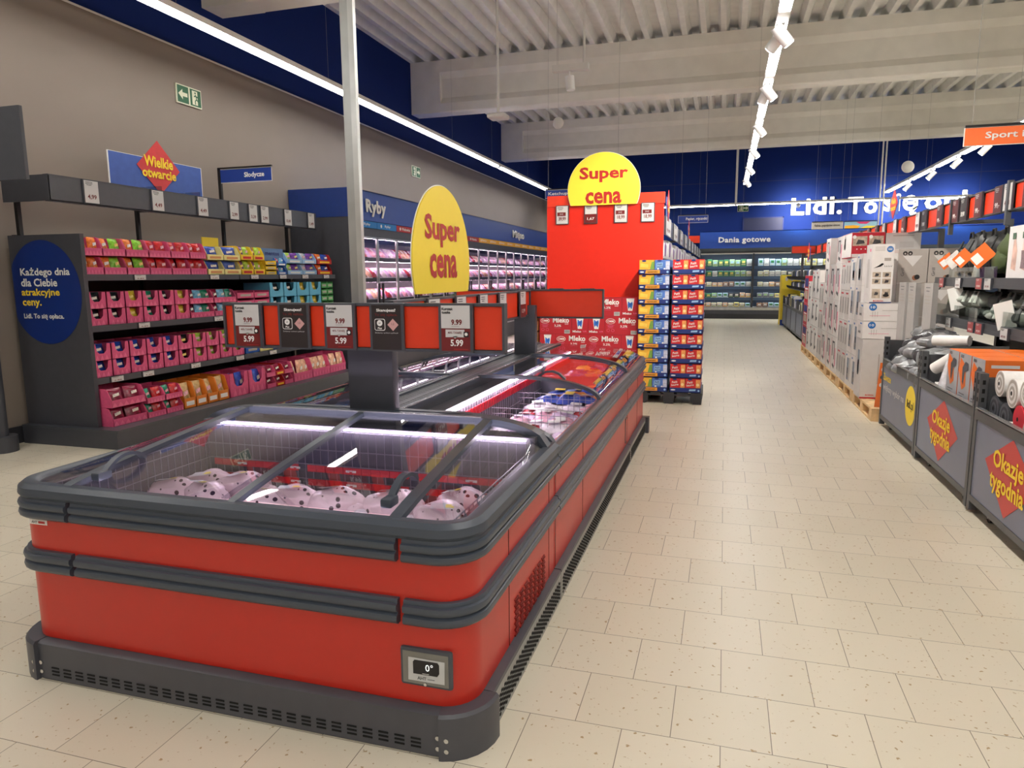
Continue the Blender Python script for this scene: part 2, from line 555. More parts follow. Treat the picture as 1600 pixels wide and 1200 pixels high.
def spot(x, y, z, aim, label, power, group, cone=62):
    a = Vector(aim).normalized()
    t = thing('track_spotlight', label, 'spotlight', (x, y, z), group)
    h0 = Vector((x, y, z - 0.15)) - a * 0.11
    h1 = h0 + a * 0.22
    MB().cyl(h0, h1, 0.062, M_spot, 18).build('lamp_head', t)
    MB().cyl(h1 + a * 0.001, h1 + a * 0.006, 0.05, M_lens, 18).build('lens', t)
    MB().box(x - .02, x + .02, y - .06, y + .06, z - .05, z + .0, M_spot).cyl((x, y, z - .05), (x, y, z - .15), 0.012, M_spot, 8).build('bracket', t)
    if power:
        L = bpy.data.lights.new('spot_beam', 'SPOT')
        L.energy = power
        L.color = (1, 0.93, 0.82)
        L.spot_size = math.radians(cone)
        L.spot_blend = 0.7 if cone < 90 else 1.0
        L.shadow_soft_size = 0.05
        o = bpy.data.objects.new('spot_beam', L)
        COL.objects.link(o)
        o.parent = t
        q = a.to_track_quat('-Z', 'Y')
        o.rotation_mode = 'QUATERNION'; o.rotation_quaternion = q
        o.location = h1 + a * 0.03 - Vector((x, y, z))
for i, y in enumerate(YS):
    spot(0.47, y, 4.19, (0.62, 0.25, -0.75), f'{ordw(i + 1)} white spotlight along the track over the aisle, counted from the camera end', 330, 'spotlights on the aisle track')
for i, y in enumerate(YT):
    if y > 12:
        spot(4.80, y, 4.19, (-0.6, 0.35, -0.75), f'{ordw(i + 1)} white spotlight along the track over the promotion goods', 120, 'spotlights on the promotion track')
for i, y in ((1, 5.7), (2, 8.05), (3, 10.4)):
    d = Vector((-1.55, 9.8, 1.9)) - Vector((.43, y + .16, 4.05)) if i < 3 else Vector((-1, .8, -2.4))
    spot(0.43, y + .16, 4.19, d, f'second head beside the {ordw(i + 1)} spotlight on the aisle track, turned to the red board', 420 if i == 2 else 300 if i == 1 else 150, 'spotlights on the aisle track')
for i, x in enumerate((2.4, 5.4, 7.4)):
    spot(x, 27.42, 4.20, (.1, .9, -.22), f'white spotlight washing the blue end wall, {ordw(i + 1)} along the cross line', 520, 'wall wash spotlights', 140)
# suspended sensors
t = thing('hanging_sensor', 'white spotlight on a short hung bar in front of the beam', 'sensor', (-2.55, 12, 5.03))
MB().box(-2.85, -2.25, 11.93, 12.07, 4.98, 5.08, M_whitem).build('bar_housing', t)
m = MB(); wire(m, -2.78, 12, 5.08); m.cyl((-2.33, 12, 5.08), (-2.33, 12, 6.36), .02, M_whitem, 8); m.build('suspension_rod', t)
MB().cyl((-2.57, 12, 4.9), (-2.55, 12, 4.68), .075, M_spot, 20).cyl((-2.57, 12, 4.98), (-2.57, 12, 4.9), .012, M_spot, 8).build('lamp_head', t)
for nm, x, y, z, r, lab in (('ceiling_sensor', -3.22, 14, 4.6, .11, 'round white disc sensor hung on a thin wire under the deck'), ('access_point', -3.81, 12, 4.36, .16, 'rounded white access point on a long white rod'), ('ceiling_sensor', 3.8, 18, 3.98, .13, 'white disc sensor hanging before the blue end wall')):
    t = thing(nm, lab, 'sensor', (x, y, z))
    if nm == 'access_point':
        MB().rbox(x - .16, x + .16, y - .16, y + .16, z - .05, z + .03, .03, M_whitem, 3).build('housing', t)
        MB().cyl((x, y, z + .03), (x, y, 6.36), .025, M_whitem, 8).build('rod', t)
    else:
        MB().ell((x, y, z), (r, r * .5, r), M_whitem, 20, 12).build('housing', t)
        m = MB(); wire(m, x, y, z + r * .9); m.build('suspension_wire', t)
t = thing('downpipe', 'pair of thin white pipes dropping from the beam to the shelves', 'pipe', (4.16, 22.6, 3.2))
for dx in (-.04, .05):
    MB().cyl((4.16 + dx, 22.6, 2.4), (4.16 + dx, 22.6, 6.36), .022, M_whitem, 8).build('pipe', t)
tag(MB().cyl((-3.4, 24, 2.9), (-3.4, 24, 6.36), .05, M_whitem, 8).build('service_pipe', at=(-3.4, 24, 2.9)), 'thin white pipe rising behind the round yellow sign', 'pipe')
tag(MB().cyl((0.25, 24, 3.8), (0.25, 24, 6.36), .035, M_whitem, 8).build('service_pipe', at=(.25, 24, 3.8)), 'thin white pipe dropping beside the far end of the aisle track', 'pipe')
# ---- emergency exit signs
M_green = mat('exit green', (18, 92, 52), 0.5, noise=0)
M_cream = mat('exit cream', (224, 228, 200), 0.5, noise=0)
def exit_sign(label, o, ux, wd, h, flip, back=False):
    o = Vector(o)
    uy = Z
    t = thing('exit_sign', label, 'sign', o)
    n = ux.cross(uy)
    m = MB()
    m.poly(o, ux, uy, [(-wd / 2, -h / 2), (wd / 2, -h / 2), (wd / 2, h / 2), (-wd / 2, h / 2)], M_cream, 0.02, 0.018)
    m.build('board', t)
    m = MB()
    s = -1 if flip else 1
    a = o + n * .022
    hw = wd / 2
    for sx in (-1, 1):
        m.quad(a + ux * sx * hw * .5, ux, uy, hw * .88, h * .88, M_green)
    ax = a + ux * (-s * hw * .5) + n * .002
    k = h * .36
    m.poly(ax, ux, uy, [(-s * k, 0), (-s * k * .1, k * .75), (-s * k * .1, k * .28), (s * k * .9, k * .28), (s * k * .9, -k * .28), (-s * k * .1, -k * .28), (-s * k * .1, -k * .75)], M_cream)
    dx = a + ux * (s * hw * .5) + n * .002
    m.quad(dx - ux * s * h * .06, ux, uy, h * .42, h * .74, M_cream)
    d2 = dx + n * .002
    m.disc(d2 + uy * h * .26 - ux * s * h * .03, ux, uy, h * .055, M_green)
    for pts in (((-.02, .18), (.06, -.05)), ((.06, -.05), (.16, -.16)), ((.06, -.05), (-.06, -.18)), ((-.06, -.18), (-.04, -.34)), ((.16, -.16), (.26, -.30)), ((0, .14), (-.13, .06)), ((0, .14), (.12, .04)), ((.12, .04), (.16, .12))):
        p, q = [Vector((c[0] * s * h, c[1] * h)) for c in pts]
        d = (q - p).normalized(); e = Vector((-d.y, d.x)) * h * .032
        m.poly(d2, ux, uy, [tuple(p - e), tuple(q - e), tuple(q + e), tuple(p + e)], M_green)
    m.build('pictogram', t)
    return t
exit_sign('green exit sign with arrow and running figure high above the candy shelf', (-6.9, 8.16, 4.04), Y, .46, .24, False)
exit_sign('small green exit sign above the meat cabinets on the side wall', (-6.9, 15.4, 4.04), Y, .46, .24, True)
t = exit_sign('pale lit exit sign hung under the end of the aisle track', (.49, 25, 3.81), X, .34, .22, True)
m = MB(); wire(m, .49, 25, 3.92); m.build('suspension_wire', t)

# ================================================================== freezer island
FX0, FX1 = -2.79, -0.785      # bodies
FC = (FX0 + FX1) / 2
FY = [2.09, 3.34, 6.14, 7.38]
def arc(cx, cy, r, a0, a1, n=7):
    return [(cx + r * math.cos(math.radians(a0 + (a1 - a0) * i / n)), cy + r * math.sin(math.radians(a0 + (a1 - a0) * i / n))) for i in range(n + 1)]
RC = 0.13
def upath(y_back, x0=FX0, x1=FX1, y0=FY[0], r=RC):
    # travelling so that the outside is on the right-hand side: back-left -> front-left -> front-right -> back-right
    return [(x0, y_back), (x0, y0 + r)] + arc(x0 + r, y0 + r, r, 180, 270) + arc(x1 - r, y0 + r, r, 270, 360) + [(x1, y_back)]
def bump(z0, z1, d=.034):
    h = z1 - z0
    return [(0, z0), (d * .6, z0), (d * .92, z0 + .10 * h), (d, z0 + .22 * h), (d * .9, z0 + .36 * h), (d * .55, z0 + .43 * h), (d * .55, z0 + .49 * h), (d * .9, z0 + .54 * h), (d, z0 + .68 * h), (d * .92, z0 + .80 * h), (d * .6, z0 + .84 * h), (d * .62, z0 + .90 * h), (d * .5, z1), (0, z1)]
def seg_path(path, a, bb):
    """sub-path by arc length"""
    P = [Vector(p) for p in path]
    L = [0]
    for i in range(1, len(P)):
        L.append(L[-1] + (P[i] - P[i - 1]).length)
    def at(s):
        for i in range(1, len(P)):
            if s <= L[i] + 1e-9:
                return P[i - 1].lerp(P[i], (s - L[i - 1]) / max(1e-9, L[i] - L[i - 1]))
        return P[-1]
    out = [at(a)] + [P[i] for i in range(len(P)) if a + 1e-4 < L[i] < bb - 1e-4] + [at(bb)]
    return [tuple(p) for p in out], L[-1]
M_well = mat('freezer liner grey', (78, 76, 84), 0.5, noise=0.05)
M_wirem = mat('wire grid', (150, 146, 158), 0.35, metal=0.4, noise=0)
M_redstrip = mat('red label strip', (206, 22, 40), 0.4, noise=0, emit=0.0)
M_rim = mat('rim plastic', (66, 73, 84), 0.36, noise=0)
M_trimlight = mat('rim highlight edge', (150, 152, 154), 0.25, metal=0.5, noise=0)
M_plinth = mat('plinth steel', (72, 73, 80), 0.4, noise=0.05)
M_grill = mat('plinth grille', (150, 152, 150), 0.38, metal=0.3, noise=0.05)
def dome(x, y, yb=3.24):
    sy = min(1, max(0, (y - (FY[0] + .06)) / (yb - FY[0] - .06)))
    S_ = sy ** 0.82
    u = min(1, max(0, min(x - FX0 - .02, FX1 - .02 - x) / 0.34))
    E_ = math.sqrt(max(0, 1 - (1 - u) ** 2))
    return .812 + .118 * S_ * E_
def base_plinth(t, path, front_slots, grille):
    MB().sweep([(-.05, 0), (.055, 0), (.055, .158), (.045, .168), (-.05, .168)], path, M_plinth).build('plinth', t)

# ---- head freezer
hp = upath(FY[1] - .006)
t = thing('chest_freezer', 'red end freezer across the front of the island, holding wrapped chickens', 'freezer', (FC, FY[0], 0))
HEAD = t
MB().sweep([(-.05, .168), (0, .168), (0, .79), (-.05, .79)], hp, M_red).build('body', t)
full = seg_path(hp, 0, 1)[1]
# front plinth: recessed panel between two rounded corner guards, steel grilles along the sides
pl, Lp = seg_path(hp, 0, 9)
ga, gb = 1.25 - RC + .2042 - .03, full - (1.25 - RC + .2042 - .03)
MB().sweep([(-.05, 0.004), (.042, 0.004), (.042, .158), (.03, .166), (-.05, .166)], seg_path(hp, ga - .02, gb + .02)[0], M_plinth).build('plinth_panel', t)
for a, bb in ((1.25 - RC - .01, ga), (gb, full - (1.25 - RC - .01))):
    MB().sweep([(-.05, 0), (.06, 0), (.06, .158), (.05, .168), (-.05, .168)], seg_path(hp, a, bb)[0], M_plinth).build('corner_guard', t)
for a, bb in ((0, 1.25 - RC - .015), (full - (1.25 - RC - .015), full)):
    MB().sweep([(-.05, 0.004), (.036, 0.004), (.036, .15), (-.05, .15)], seg_path(hp, a, bb)[0], M_grill).sweep([(-.05, .151), (.038, .151), (.036, .165), (.02, .168), (-.05, .168)], seg_path(hp, a, bb)[0], M_plinth).build('side_plinth', t)
for i in range(27):
    x = -2.62 + i * 0.0625
    m = MB()
    for z in (.03, .045, .06):
        m.box(x, x + .038, FY[0] - .0445, FY[0] - .04, z - .003, z + .003, M_blackm)
    m.build('vent_slot', t)
def perf(m, x, y0, y1, sgn, z0=.022, z1=.118):
    y = y0
    k = 0
    while y < y1:
        for q in range(5):
            zz = z0 + (z1 - z0) * (q + .5 * (k % 2)) / 5
            m.box(min(x, x + sgn * .004), max(x, x + sgn * .004), y, y + .014, zz, zz + .011, M_blackm)
        y += .02; k += 1
m = MB(); perf(m, FX1 + .034, 2.30, 3.32, 1); m.build('grille_holes', t)
for x in (-2.705, -2.672, -.892, -.858):
    for z in (.038, .078):
        MB().cyl((x, FY[0] - .066 + (.012 if abs(x + .875) < .02 and x > -.88 or x < -2.69 else .018), z), (x, FY[0] - .03, z), .0085, M_steel, 10).build('bolt', t)
# bumpers: two levels, each broken into corner, middle, corner
g0, g1 = 1.25 - RC + .2042 + (-2.475 - (FX0 + RC)), 1.25 - RC + .2042 + (-1.035 - (FX0 + RC))
for z0, z1 in ((.466, .556), (.692, .775)):
    for a, bb in ((0, g0 - .011), (g0 + .011, g1 - .011), (g1 + .011, full)):
        MB().sweep(bump(z0, z1), seg_path(hp, a, bb)[0], M_rim).build('bumper_rail', t)
# rim around the lid
MB().sweep([(.02, .776), (.03, .79), (.026, .818), (0.006, .834), (-.03, .834), (-.052, .818), (-.052, .74), (-.03, .74), (0, .776)], hp, M_rim).build('rim', t)
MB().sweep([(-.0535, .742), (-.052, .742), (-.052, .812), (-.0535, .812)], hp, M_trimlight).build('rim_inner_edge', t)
# liner: floor, walls
ix0, ix1, iy0, iy1 = FX0 + .056, FX1 - .056, FY[0] + .056, 3.20
m = MB()
m.box(ix0, ix1, iy0, iy1, .30, .33, M_well)
m.box(ix0, ix0 + .03, iy0, iy1, .33, .80, M_well).box(ix1 - .03, ix1, iy0, iy1, .33, .80, M_well)
m.box(ix0, ix1, iy0, iy0 + .03, .33, .78, M_well).box(ix0, ix1, iy1 - .03, iy1 + .09, .33, .885, M_well)
m.build('liner', t)
m = MB()
gy = iy1 - .05
for i in range(40):
    x = ix0 + .04 + i * .0465
    m.box(x - .0017, x + .0017, gy - .0017, gy + .0017, .34, .86, M_wirem)
for z in (.42, .52, .60, .68, .76, .86):
    m.box(ix0 + .03, ix1 - .03, gy - .0022, gy + .0022, z - .002, z + .002, M_wirem)
for sx in (ix0 + .045, ix1 - .045):
    for i in range(21):
        y = iy0 + .05 + i * .046
        m.box(sx - .0017, sx + .0017, y - .0017, y + .0017, .34, .80, M_wirem)
    for z in (.42, .52, .60, .68, .76, .80):
        m.box(sx - .0022, sx + .0022, iy0 + .04, gy, z - .002, z + .002, M_wirem)
m.build('wire_grid', t)
for z in (.585, .66):
    m = MB()
    for i in range(34):
        x = ix0 + .08 + i * .053
        if i in (10, 22):
            continue
        m.box(x, x + .050, gy - .012, gy - .006, z - .017, z + .017, M_redstrip)
    for i in range(5):
        x = ix0 + .26 + i * .33
        m.quad((x, gy - .013, z), X, Z, .06, .012, M_white)
        m.poly((x, gy - .014, z), X, Z, [(-.012, .0), (0, -.010), (.012, 0)], M_redstrip)
    m.build('label_strip', t)
# interior LED strips
MB().box(ix0 + .04, ix1 - .04, iy1 - .050, iy1 - .040, .872, .878, led_mat('freezer led', (252, 234, 250), 75)).build('light_strip', t)
MB().box(ix0 + .25, ix1 - .25, iy0 + .034, iy0 + .046, .756, .762, led_mat('freezer led', (252, 234, 250), 75)).build('light_strip', t)
# back rail with the two curved side arches
yr = 3.255
xs = [FX1 - .02 - .36 * (1 - k / 10) for k in range(11)]
arch = [(x, dome(x, 3.24)) for x in xs]
pts = [(FX0 + FX1 - x, yr, z + .012) for x, z in reversed(arch)] + [(x, yr, z + .012) for x, z in arch]
MB().bar(pts, .07, .035, M_rim).build('back_rail', t)
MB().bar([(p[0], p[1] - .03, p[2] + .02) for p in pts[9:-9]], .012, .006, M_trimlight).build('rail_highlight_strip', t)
m = MB()
m.box(FX0 + .36, FX1 - .36, 3.28, 3.335, .80, .93, M_grey)
m.build('rear_housing', t)
# glass: fixed corner panes and two sliding lids
def pane(xa, xb, nm, dz=0.0):
    def fn(u, v):
        x = xa + (xb - xa) * u; y = FY[0] + .06 + (3.235 - FY[0] - .06) * v
        return (x, y, dome(x, y) + .008 + dz)
    return MB().surf(fn, max(3, int(abs(xb - xa) / .05)), 14, M_lid, .004).build(nm, t)
BX = (-2.494, -1.79, -1.095)
pane(FX0 + .022, BX[0], 'corner_glass'); pane(BX[2], FX1 - .022, 'corner_glass')
pane(BX[0], BX[1] + .01, 'lid_glass', .006); pane(BX[1] - .01, BX[2], 'lid_glass', .010)
BXF = (-2.506, -1.725, -1.058)
for i, x in enumerate(BX):
    pts = [(BXF[i], FY[0] + .012, .822)] + [(BXF[i] + (x - BXF[i]) * k / 12, FY[0] + .05 + (3.235 - FY[0] - .05) * k / 12, dome(x, FY[0] + .05 + (3.235 - FY[0] - .05) * k / 12) + .018) for k in range(13)]
    MB().bar(pts, .045 if i != 1 else .034, .022, M_rim).build('lid_frame', t)
for x, y in ((-2.44, 2.33), (-1.13, 2.33)):
    pts = []
    for k in range(11):
        a = k / 10
        yy = y - .11 + .22 * a
        pts.append((x, yy, dome(x, yy) + .018 + .055 * math.sin(math.pi * a) ** .7))
    m = MB().bar(pts, .028, .014, M_rim)
    zz = dome(x, y - .11)
    m.rbox(x - .022, x + .022, y - .15, y - .08, zz + .01, zz + .045, .008, M_rim)
    m.build('handle', t)
# display window, maker's label
m = MB()
xa, xb, z0, z1, yf = -1.043, -.847, .236, .380, FY[0]
m.rbox(xa, xb, yf - .012, yf + .01, z0, z1, .011, M_grey)
m.build('display_frame', t)
m = MB()
m.box(xa + .013, xb - .013, yf - .0135, yf - .011, z0 + .013, z1 - .013, mat('display recess', (120, 118, 112), 0.3))
m.build('display_recess', t)
m = MB()
m.poly((-.942, yf - .0145, .303), X, Z, [(-.068, -.042), (.068, -.042), (.07, .042), (-.066, .044)], mat('display plate', (196, 198, 198), .4), .001)
m.poly((-.940, yf - .016, .312), X, Z, [(-.05, -.024), (.04, -.024), (.048, -.012), (.048, .02), (.042, .028), (-.044, .028), (-.05, .02)], M_ink, .001)
m.text('0°', (-.928, yf - .0175, .318), X, Z, mat('display digit', (235, 240, 240), .4, emit=.9, noise=0), h=.026, bold=0)
m.box(-.955, -.93, yf - .0185, yf - .018, .292, .2935, M_white)
m.text('AHT', (-.957, yf - .016, .275), X, Z, M_ink, h=.012)
m.box(-.936, -.91, yf - .0175, yf - .017, .272, .274, M_grey)
m.cyl((-.946, yf - .018, .252), (-.946, yf - .010, .252), .006, M_steel, 10)
m.build('display_plate', t)
m = MB().quad((-2.655, FY[0], .673), X, Z, .095, .022, M_white, .002)
m.text('AHT', (-2.672, FY[0] - .002, .673), X, Z, M_ink, h=.011)
m.box(-2.652, -2.618, FY[0] - .0045, FY[0] - .004, .668, .678, M_redp)
m.build('maker_label', t)
# side panel vent louvres
m = MB()
for i in range(7):
    for k in range(13):
        z = .17 + k * .013
        y = 2.62 + i * .075 + (k % 2) * .012
        m.box(FX1, FX1 + .006, y, y + .05, z, z + .0045, mat('vent shadow red', (120, 18, 12), .5, noise=0))
m.build('side_louvres', t)
m = MB()
m.box(FX1, FX1 + .0015, 2.545, 2.549, .17, .69, M_blackm).box(FX1, FX1 + .0015, 3.22, 3.223, .17, .69, M_blackm)
m.build('panel_joint', t)

# ---- long side freezers and the far end freezer
def side_z(u):
    """lid height from the outer rim (u=0) to the inner rail (u=1)"""
    return .782 + .142 * (1 - (1 - min(1, u * 1.55)) ** 2) ** .5 if u < .645 else .924
def long_freezer(label, sgn, y0, y1, arches, xin=1.52):
    xo = FX1 if sgn > 0 else FX0
    xi = FC
    rail = FC + sgn * .11
    wx = rail + sgn * .12
    t = thing('chest_freezer', label, 'freezer', ((xo + xi) / 2, y0, 0))
    path = [(xo, y0 + .004), (xo, y1 - .004)] if sgn < 0 else [(xo, y0 + .004), (xo, y1 - .004)]
    if sgn < 0:
        path = path[::-1]
    bx = sorted((xo, xi + sgn * .004))
    e = .001
    m = MB()
    xa, xb = sorted((xo, xo - sgn * .05))
    m.box(xa, xb, y0 + .004, y1 - .004, .168, .79, M_red)
    m.build('body', t)
    MB().sweep([(-.05, .002), (.036, .002), (.036, .15), (-.05, .15)], path, M_grill).sweep([(-.05, .151), (.038, .151), (.036, .165), (.02, .168), (-.05, .168)], path, M_plinth).build('plinth', t)
    m = MB(); perf(m, xo + sgn * .034, y0 + .04, y1 - .04, sgn); m.build('grille_holes', t)
    for z0, z1 in ((.466, .556), (.692, .775)):
        MB().sweep(bump(z0, z1), path, M_rim).build('bumper_rail', t)
    MB().sweep([(.018, .776), (.026, .79), (.02, .803), (0, .812), (-.03, .806), (-.045, .79), (-.045, .70), (-.03, .70), (0, .776)], path, M_rim).build('rim', t)
    m = MB()
    a, bb = sorted((xo - sgn * .05, xi + sgn * .004))
    m.box(a, bb, y0 + .01, y1 - .01, .30, .33, M_well)
    a, bb = sorted((xo - sgn * .046, xo - sgn * .06)); m.box(a, bb, y0 + .01, y1 - .01, .33, .78, M_well)
    a, bb = sorted((wx - sgn * .01, wx - sgn * .03)); m.box(a, bb, y0 + .01, y1 - .01, .33, .85, M_well)
    a, bb = sorted((wx - sgn * .01, rail)); m.box(a, bb, y0 + .01, y1 - .01, .85, .865, M_well)
    for yy in (y0 + .006, y1 - .026):
        a, bb = sorted((xo - sgn * .05, wx))
        m.box(a, bb, yy, yy + .02, .33, .76, M_well)
    m.build('liner', t)
    m = MB()
    for k in range(int((y1 - y0) / .05)):
        y = y0 + .04 + k * .05
        m.box(wx + sgn * .002 - .0016, wx + sgn * .002 + .0016, y - .0016, y + .0016, .4, .86, M_wirem)
    for z in (.55, .65, .75, .86):
        m.box(wx + sgn * .002 - .002, wx + sgn * .002 + .002, y0 + .03, y1 - .03, z - .002, z + .002, M_wirem)
    for yy in (y0 + .35, (y0 + y1) / 2 - .12, (y0 + y1) / 2 + .55):
        a, bb = sorted((wx + sgn * .02, xo - sgn * .065))
        k = a
        while k < bb:
            m.box(k - .0016, k + .0016, yy - .0016, yy + .0016, .4, .74, M_wirem); k += .045
        for z in (.47, .53, .59, .65, .70, .74):
            m.box(a, bb, yy - .0018, yy + .0018, z - .0018, z + .0018, M_wirem)
    m.build('wire_grid', t)
    m = MB()
    for z in (.775,):
        k = y0 + .06
        while k < y1 - .06:
            a, bb = sorted((wx + sgn * .006, wx + sgn * .014))
            m.box(a, bb, k, k + .042, z - .028, z + .028, M_redstrip); k += .056
    m.build('label_strip', t)
    a, bb = sorted((wx + sgn * .002, wx + sgn * .014))
    MB().box(a, bb, y0 + .05, y1 - .05, .842, .848, led_mat('freezer led', (252, 234, 250), 75)).build('light_strip', t)
    # perforated spine cover and inner rail
    m = MB()
    a, bb = sorted((xi + sgn * .002, rail - sgn * .005))
    m.box(a, bb, y0 + .002, y1 - .002, .86, .93, M_grey)
    m.build('spine_cover', t)
    m = MB()
    q = 0
    xx = a + .03
    while xx < bb - .02:
        yy = y0 + .02 + (q % 2) * .016
        while yy < y1 - .02:
            m.box(xx, xx + .013, yy, yy + .013, .930, .9306, M_blackm); yy += .032
        xx += .024; q += 1
    m.build('spine_perforation', t)
    MB().bar([(rail, y0 + .002, .924), (rail, y1 - .002, .924)], .03, .035, M_rim).bar([(rail + sgn * .018, y0 + .002, .942), (rail + sgn * .018, y1 - .002, .942)], .01, .006, M_trimlight).build('inner_rail', t)
    def fn(ya, yb, dz):
        def g(u, v):
            s = u ** 1.5
            return (xo - sgn * (.012 + (abs(rail - xo) - .012) * s), ya + (yb - ya) * v, side_z(s) + .006 + dz)
        return g
    ys = [y0 + .03] + [a for a in arches] + [y1 - .03]
    for i in range(len(ys) - 1):
        if arches and sgn > 0 and i == 0:
            continue          # the near lid of the aisle freezer is slid back
        MB().surf(fn(ys[i], ys[i + 1], .005 * (i % 2)), 16, 4, M_lid, .004).build('lid_glass', t)
    for a in [y0 + .035] + list(arches):
        g = fn(a, a, .012)
        MB().bar([g(k / 20, 0) for k in range(21)], .05, .022, M_rim, up=(0, 1, 0) if False else (0, 0, 1)).build('lid_arch', t)
    for a in arches:
        g = fn(a + .10, a + .10, .012)
        p = [Vector(g(k, 0)) for k in (.45, .5, .55, .6, .65)]
        MB().bar([p[0], p[1] + Z * .035, p[2] + Z * .045, p[3] + Z * .035, p[4]], .03, .014, M_rim).build('handle', t)
    m = MB()
    for yy in (y0 + .02, y0 + .75):
        a, bb = sorted((xo, xo + sgn * .0015))
        m.box(a, bb, yy, yy + .004, .17, .69, M_blackm)
    m.build('panel_joint', t)
    return t
LONG_R = long_freezer('long red chest freezer along the aisle side of the island', 1, FY[1], FY[2], [4.76])
MB().rbox(FX1, FX1 + .006, 6.02, 6.10, .20, .42, .002, M_trimlight).rbox(FX1 + .002, FX1 + .0075, 6.03, 6.09, .21, .41, .002, M_red).build('side_frame', LONG_R)
LONG_L = long_freezer('long chest freezer on the candy shelf side of the island', -1, FY[1], FY[2], [4.76])
END_R = long_freezer('short red chest freezer at the far aisle corner of the island', 1, FY[2], FY[3], [])
END_L = long_freezer('short chest freezer at the far corner beside the candy aisle', -1, FY[2], FY[3], [])
for t_, s_ in ((END_R, 1), (END_L, -1)):
    a, bb = sorted((FC, FX1 if s_ > 0 else FX0))
    MB().box(a, bb, FY[3] - .003, FY[3] + .04, .0, .80, M_red).build('end_panel', t_)
    MB().box(a, bb, FY[3] - .003, FY[3] + .07, .74, .81, M_rim).build('end_rim', t_)
MB().box(FX1 - .1, FX1 + .07, FY[3], FY[3] + .09, .0, .17, M_plinth).build('corner_guard', END_R)
# ================================================================== frozen goods in the island
def spot_mat(name, base, dot, sc, thr):
    m = mat(name, base, 0.22, noise=0)
    nt = m.node_tree
    b = nt.nodes['Principled BSDF']
    tc = nt.nodes.new('ShaderNodeTexCoord')
    vo = nt.nodes.new('ShaderNodeTexVoronoi'); vo.inputs['Scale'].default_value = sc
    vo.inputs['Randomness'].default_value = 0.55
    r = nt.nodes.new('ShaderNodeValToRGB')
    r.color_ramp.elements[0].color = rgb(dot); r.color_ramp.elements[0].position = thr
    r.color_ramp.elements[1].color = rgb(base); r.color_ramp.elements[1].position = thr + .03
    nt.links.new(tc.outputs['Object'], vo.inputs['Vector'])
    nt.links.new(vo.outputs['Distance'], r.inputs['Fac'])
    nt.links.new(r.outputs['Color'], b.inputs['Base Color'])
    return m
M_chick = spot_mat('printed chicken wrap', (246, 220, 222), (70, 50, 56), 19, .22)
def chicken_mesh():
    def fn(d):
        k = 1 + .10 * math.sin(5 * d.x + 2 * d.y) * d.z + .06 * math.sin(9 * d.y + 3 * d.z)
        k += .16 * max(0, d.x) ** 3 - .10 * abs(d.y) ** 3
        return k
    m = MB().ell((0, 0, 0.075), (.15, .105, .085), M_chick, 22, 14, fn)
    # two drumsticks at the tail and the twisted film end
    for s in (-1, 1):
        m.ell((.135, s * .05, .055), (.055, .028, .03), M_chick, 12, 8)
    m.ell((-.155, 0, .05), (.045, .03, .02), mat('clear film', (236, 226, 232), .15, noise=0), 10, 6)
    m.poly((-.02, -.02, .158), (1, .1, .05), (0, 1, -.15), [(-.055, -.035), (.055, -.035), (.055, .035), (-.055, .035)], M_lab, .004)
    m.poly((.015, -.02, .163), (1, .1, .05), (0, 1, -.15), [(-.02, -.02), (.02, -.02), (.02, .02), (-.02, .02)], M_yel, .004)
    return m
spots = [(-2.62, 2.79, 0.51, 0.3), (-2.42, 2.78, 0.51, -0.4), (-2.54, 2.97, 0.51, 0.2), (-2.36, 2.96, 0.51, 0.9), (-2.07, 2.74, 0.51, -0.3), (-1.97, 2.84, 0.51, 0.4), (-1.74, 2.85, 0.51, 0.1), (-1.46, 2.88, 0.51, 0.7), (-1.14, 3.01, 0.51, -0.2), (-1.18, 2.81, 0.51, 0.35), (-0.93, 2.95, 0.51, 1.2)]
back = ['at the side grid, under the yellow price dot', 'second from the side grid at the front', 'at the back by the side grid', 'at the back before the middle bar', 'under the middle bar', 'just past the middle bar', 'in the middle of the heap', 'before the aisle-side lid bar', 'beyond the aisle-side lid bar', 'low under the aisle-side lid bar', 'in the far aisle-side corner']
ch0 = None
for (x, y, z, a), bl in zip(spots, back):
    lab = 'pink wrapped chicken with dark dots ' + bl
    if ch0 is None:
        ch0 = tag(chicken_mesh().build('wrapped_chicken', at=(0, 0, 0)), lab, 'chicken', 'wrapped chickens in the end freezer')
        ch0.location = (x, y, z); ch0.rotation_euler = (0, 0, a); ch0.scale = (.92, .92, .95)
    else:
        o = dup(ch0, (x, y, z), lab, a)
        o.rotation_euler = (rnd(-.25, .25), rnd(-.2, .2), a)
    if z > .45:
        pass
lower = MB()
def lump(k):
    def fn(d):
        return 1 + .08 * math.sin(6 * d.x + k) + .06 * math.sin(8 * d.y + 2 * k)
    return fn
for i in range(9):
    for j in range(3):
        lower.ell((ix0 + .16 + i * .2, iy0 + .2 + j * .34, .42), (.14, .17, .085), M_chick, 12, 8, lump(i + j))
o = tag(lower.build('chicken_layer', at=(FC, 2.7, .33)), 'bottom layer of pink wrapped chickens under the others', 'chicken')
o['kind'] = 'stuff'
M_pk = [mat('pack film lilac', (206, 184, 214), .18, noise=.25, scale=22), mat('pack film white', (228, 220, 232), .15, noise=.15, scale=26), mat('pack film rose', (220, 170, 188), .2, noise=.25, scale=18), mat('pack purple', (120, 84, 130), .25, noise=.35, scale=14), mat('pack blue', (50, 70, 150), .3, noise=.35, scale=12), mat('pack orange', (206, 122, 52), .3, noise=.3, scale=12), mat('pack yellow', (224, 196, 84), .3, noise=.25, scale=12), mat('pack fish blue', (80, 120, 190), .3, noise=.4, scale=10), mat('pack meat red', (190, 70, 80), .25, noise=.35, scale=20)]
